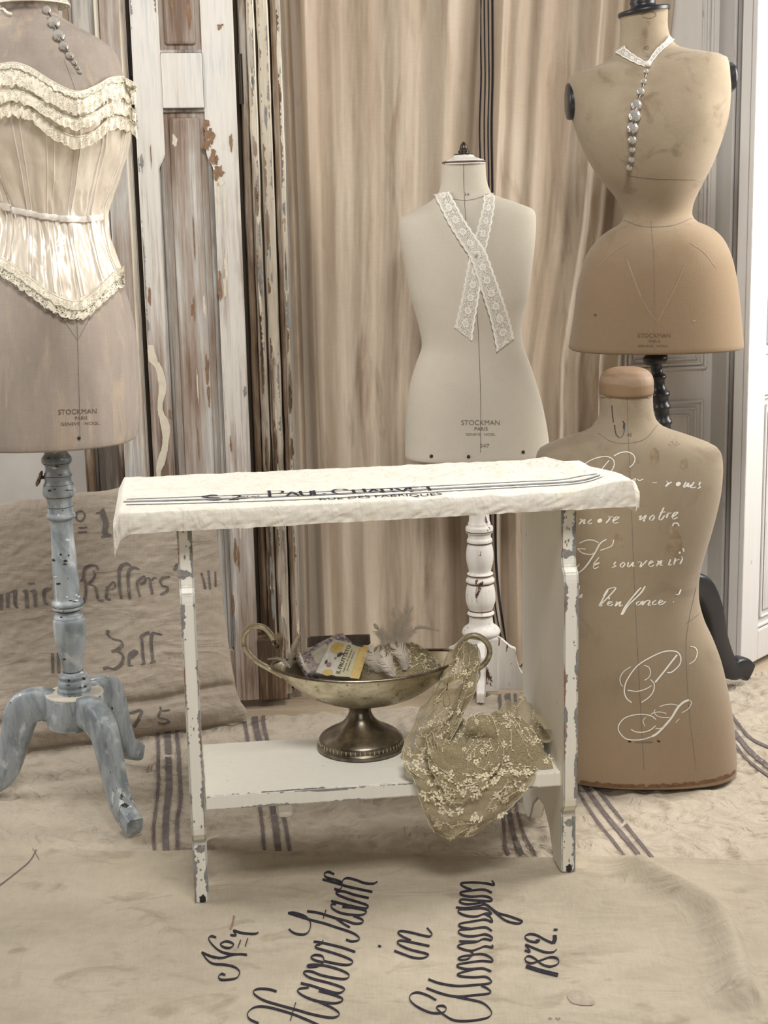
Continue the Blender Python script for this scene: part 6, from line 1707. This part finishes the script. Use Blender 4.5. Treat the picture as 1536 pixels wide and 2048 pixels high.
# crumpled heap on the shelf: mounds following the cloth
def heap(u0_, u1_, v0_, v1_, hfun, seed, n_=64, m_=44):
    G = []
    for i in range(n_ + 1):
        r = []
        for j in range(m_ + 1):
            a, b = i / n_, j / m_; u = lerp(u0_, u1_, a); v = lerp(v0_, v1_, b)
            ed_ = min(1, min(a, 1 - a, b, 1 - b) * 7) ** .5
            rdg = 1 - 2.2 * abs(nz(u * 24 + 2 * nz(u * 9, v * 9, seed), v * 30 - u * 10, seed))
            r.append(BP(u + .006 * nz(a * 7, b * 7, seed), v + .006 * nz(a * 7, b * 7, seed + 5), SZf(u) + .0016 + ed_ * max(.0, hfun(a, b) + .012 * rdg + .004 * nz(u * 70, v * 70, seed))))
        G.append(r)
    return G
uu0, vv0 = BW(868, 1520, sz); uu1, vv1 = BW(1062, 1525, sz)
G3 = heap(BW(850, 1500, sz)[0], BL - .022, .016, .20, lambda a, b: .016 + .044 * math.exp(-((a - .62) / .32) ** 2) * math.sin(math.pi * min(1, .15 + b)) ** .6, 3); panel('crumpled_heap', G3, 70, 13, .006, edge=False)
rows = [[at(1010, 1405, .17), at(1050, 1400, .19), at(1080, 1430, .20)], [at(990, 1440, .13), at(1060, 1440, .13), at(1088, 1462, .14)], [at(985, 1470, .08), at(1050, 1480, .09), at(1092, 1470, .10)], [at(1000, 1505, .04), at(1050, 1505, .05), at(1078, 1510, .06)]]
G3b = surf(rows, 36, 30, fold=.004, fs=2.4, seed=8, rough=.006); panel('crumpled_fold', G3b, 14, 17, .0055)
mb = MB(); a0_ = at(1062, 1452, .09); G = []
for i in range(22):
    a = math.pi * 1.25 * i / 21 - .3; G.append([a0_ + BU * (.018 + .013 * math.sin(a)) * 1.0 + UP * (.012 * math.cos(a) - .006) + BVv * (k * .012 - .035) for k in range(7)])
mb.grid(G); mb.build('rolled_corner', [M['tulle']], scarf)
# tall fall from the handle to the shelf
def fall(rows, name, cnt, seed, fold, fs, r0=.0055, rough=.003):
    G = surf(rows, 70, 34, fold=fold, fs=fs, seed=seed, rough=rough); panel(name, G, cnt, seed + 20, r0); return G
dyh = base.y + yr * .6
q = lambda x, y, o=0.0: PY(x, y, dyh + o)
fall([[q(880, 1335, -.03), q(905, 1300, -.02), q(930, 1285, .0), q(948, 1290, .02)], [q(868, 1380, -.045), q(900, 1350, -.05), q(930, 1335, -.03), q(955, 1320, .0)], [q(842, 1410, -.05), q(875, 1400, -.06), q(915, 1385, -.05), q(946, 1375, -.02)],
      [q(828, 1445, -.05), q(860, 1440, -.065), q(900, 1430, -.06), q(932, 1408, -.03)], [q(812, 1480, -.055), q(842, 1480, -.07), q(875, 1475, -.07), q(905, 1445, -.05)], [q(805, 1515, -.07), q(830, 1530, -.085), q(858, 1530, -.085), q(884, 1490, -.07)], [q(830, 1556, -.09), q(842, 1552, -.095), q(856, 1550, -.095), q(868, 1530, -.09)]],
     'hanging_length', 22, 4, .0045, 2.6)
fall([[q(926, 1285, .02), q(942, 1288, .02), q(954, 1300, .03)], [q(925, 1330, -.01), q(945, 1330, .0), q(957, 1340, .02)], [q(915, 1390, -.04), q(930, 1385, -.03), q(946, 1380, .0)], [q(895, 1430, -.06), q(915, 1425, -.05), q(930, 1420, -.03)], [q(875, 1465, -.075), q(895, 1475, -.075), q(915, 1455, -.06)], [q(858, 1478, -.08), q(868, 1500, -.085), q(886, 1500, -.08)]],
     'hanging_edge', 16, 5, .002, 1.2)
# swag at the front of the heap: rounded folds
for k, pts in enumerate(([(850, 1478), (862, 1512), (900, 1538), (950, 1545), (995, 1520), (1002, 1490)], [(862, 1470), (880, 1500), (920, 1516), (965, 1512), (996, 1488)], [(930, 1455), (960, 1452), (990, 1466), (1003, 1492)])):
    P = smooth([tuple(at(x, y, .018 + .02 * k + (.0 if i not in (0, len(pts) - 1) else .012))) for i, (x, y) in enumerate(pts)], 7)
    G = []
    for i, p in enumerate(P):
        f = i / (len(P) - 1); h = .016 * math.sin(math.pi * f) ** .5 + .005
        G.append([Vector(p) + UP * (h * math.cos(a) * (1 + .2 * nz(i * .3, a))) + BVv * (h * 1.1 * -math.sin(a)) for a in [math.pi * (-.35 + 1.2 * j / 10) for j in range(11)]])
    panel('rounded_fold', G, 9, 40 + k, .0055)
# gathered part lying in the bowl
G = []
cb = dc + DX * .052 + DY * .01
for i in range(50):
    r = []
    for j in range(40):
        a = 2 * math.pi * i / 49; rr = j / 39
        h = .050 * math.cos(rr * math.pi / 2) ** .7 + .012 * (1 - 2.2 * abs(nz(math.cos(a) * rr * 3 + 5, math.sin(a) * rr * 3, 4))) + .006 * nz(math.cos(a) * rr * 9, math.sin(a) * rr * 9, 2)
        r.append(cb + DX * (math.cos(a) * rr * .074) + DY * (math.sin(a) * rr * .055) + UP * (rimz - .022 + h))
    G.append(r)
mb = MB(); mb.grid(G); mb.build('gathered_bundle', [M['tulle']], scarf); embroider(G, 46, 60, .0042)
n_f = len(EMB.f)
EMB.build('embroidery', M['embroid'], scarf, smooth_=False)

# ------------------------------------------------------------------ leaning stuffed grain sack
bl_ = PZ(-190, 1535, 0); br_ = PZ(492, 1445, 0)
def SKtop(px, py): u, z = RH(px, py, -.075); return RP(u, -.075, z)
tl_, tr_ = SKtop(-190, 1040), SKtop(425, 948)
right_px = [(0, 492, 1443), (.04, 493, 1425), (.08, 480, 1404), (.13, 472, 1370), (.25, 461, 1310), (.45, 448, 1220), (.7, 437, 1110), (.85, 429, 1040), (.95, 427, 980), (1, 420, 962)]
def sack_pt(s, t):
    A = bl_.lerp(tl_, t); 
    x = interp([r[0] for r in right_px], [r[1] for r in right_px], t)
    Bq = br_.lerp(tr_, t); 
    # slide the right end along the line A-B so its edge follows the seam
    pxb = proj(Bq)[0]; pxa = proj(A)[0]
    k = (x - pxa) / (pxb - pxa)
    Bq = A.lerp(Bq, k)
    p = A.lerp(Bq, s)
    n = (br_ - bl_).cross(tl_ - bl_).normalized()
    if n.y > 0: n = -n
    ed_ = max(0, 1 - abs(2 * s - 1) ** 8) ** .5 * max(0, 1 - abs(2 * t - 1) ** 7) ** .5
    d = .030 * ed_ + .003 * nz(s * 10, t * 6, 2) + .0022 * nz(s * 22, t * 34, 5) + .0012 * nz(s * 60, t * 60, 7)
    # crease where the sack slumps
    d -= .016 * math.exp(-((t - .115 - .035 * s * s + .01 * nz(s * 6, 2)) / .014) ** 2) * min(1, ed_ * 2)
    d += .008 * math.exp(-((t - .06) / .03) ** 2)
    top_w = .010 * nz(s * 7, 9) * t
    return p + n * d + UP * (top_w * t + .003)
NS_, NT_ = 200, 130
G = [[sack_pt(i / NS_, j / NT_) for i in range(NS_ + 1)] for j in range(NT_ + 1)]
bn = (br_ - bl_).cross(tl_ - bl_).normalized(); bn = bn if bn.y > 0 else -bn
mb = MB(); mb.grid(G)
Bk = []
for j in range(0, NT_ + 1, 10):
    row = []
    for i in range(0, NS_ + 1, 10):
        ed_ = max(0, 1 - abs(2 * i / NS_ - 1) ** 4) ** .5 * max(0, 1 - abs(2 * j / NT_ - 1) ** 4) ** .5
        p = Vector(G[j][i]) + bn * (.004 + .035 * ed_); 
        row.append(p)
    Bk.append(row)
mb.grid(Bk)
def skirt(a, b): mb.grid([a, b])
bvk = mb.bvh()
T5 = lambda L_: [(u / 3.339, 1000 + v / 3.339) for u, v in L_]
T6 = lambda L_: [(100 + u / 4.042, 1230 + v / 4.042) for u, v in L_]
NB = (1, .75)
def gothic(pts, w, T, wm=.22): ink(mb, bvk, T(pts), w, 1, nib=NB, wmin=wm, lift=.0010)
for s in ([(540, 72), (515, 82), (505, 110), (520, 138), (548, 138), (565, 105), (555, 80), (540, 72)], [(525, 186), (583, 182)], [(520, 216), (580, 212)]): ink(mb, bvk, T5(s), 3.2, 1, lift=.001)
ink(mb, bvk, T5([(640, 88), (668, 82), (692, 58)]), 3, 1, lift=.001); ink(mb, bvk, T5([(680, 70), (692, 110), (708, 160), (700, 210), (715, 240)]), 11, 1, lift=.001); ink(mb, bvk, T5([(678, 248), (710, 240), (745, 236)]), 5, 1, lift=.001)
for s in ([(8, 640), (6, 735)], [(50, 622), (52, 720)], [(103, 600), (100, 690), (118, 722)], [(175, 600), (182, 722)], [(230, 600), (238, 712)], [(330, 592), (295, 612), (300, 680), (320, 700)]): gothic(s, 8.5, T5, .5)
for s in ([(45, 625), (85, 610), (105, 600)], [(150, 612), (175, 600)], [(190, 560), (232, 556)], [(-10, 640), (20, 630)], [(200, 612), (232, 600)], [(330, 592), (345, 590)]): ink(mb, bvk, T5(s), 3, 1, lift=.001)
for s, w_ in (([(655, 468), (640, 438), (590, 440), (562, 470), (558, 520), (572, 560), (572, 640), (555, 690)], 6.5), ([(575, 555), (610, 545), (635, 500), (622, 470)], 5), ([(590, 560), (635, 580), (648, 630), (660, 668), (692, 672)], 7.5), ([(540, 545), (560, 500)], 4),
 ([(718, 575), (712, 655), (740, 664)], 8), ([(718, 590), (760, 545), (766, 585), (735, 598)], 4), ([(812, 660), (800, 600), (795, 500), (808, 445), (850, 425), (872, 440)], 8), ([(868, 662), (860, 600), (855, 510), (870, 462), (905, 452), (930, 465)], 8),
 ([(935, 645), (922, 600), (920, 545), (965, 512), (968, 545), (935, 562)], 7), ([(1018, 630), (1008, 580), (1000, 530), (985, 518)], 8), ([(1005, 545), (1030, 520), (1048, 522)], 5), ([(1135, 512), (1090, 520), (1072, 545), (1085, 572), (1118, 580), (1112, 612), (1072, 632)], 6.5),
 ([(1165, 470), (1185, 432), (1205, 450), (1200, 520)], 7), ([(1345, 485), (1360, 540), (1372, 595)], 7), ([(1392, 470), (1398, 540), (1404, 595)], 6), ([(1438, 478), (1440, 580)], 4)): gothic(s, w_, T5, .45)
for s, w_ in (([(470, 122), (468, 160), (510, 192), (572, 210), (582, 245), (545, 280), (498, 296)], 8), ([(540, 290), (582, 315), (592, 355), (570, 405), (520, 435), (470, 425), (432, 435)], 8), ([(640, 408), (640, 340), (655, 310), (690, 288), (700, 305), (652, 345)], 7.5), ([(628, 408), (672, 408)], 4),
 ([(762, 395), (752, 330), (745, 220), (740, 175), (780, 150), (805, 140)], 8), ([(832, 388), (824, 300), (818, 200), (830, 150), (870, 150), (908, 160)], 8), ([(735, 398), (770, 392)], 4), ([(808, 388), (856, 372)], 4), ([(962, 345), (970, 352)], 5), ([(68, 300), (72, 470)], 8), ([(20, 310), (25, 470)], 8),
 ([(592, 800), (600, 775), (650, 792), (738, 770), (722, 830), (678, 905)], 6.5), ([(890, 742), (905, 772), (968, 768)], 5.5), ([(892, 775), (880, 828), (935, 840), (962, 862), (915, 878), (872, 868)], 5.5), ([(420, 812), (430, 905)], 6)): gothic(s, w_, T6, .45)
M['sackink'] = linen('worn_sack_ink', (.12, .105, .10), (.19, .165, .15), (.30, .26, .22), big=60, sheen=0)
tag(mb.build('grain_sack', [M['sack'], M['sackink']]), 'stuffed linen grain sack with blackletter writing leaning at the left behind the tripod', 'sack')
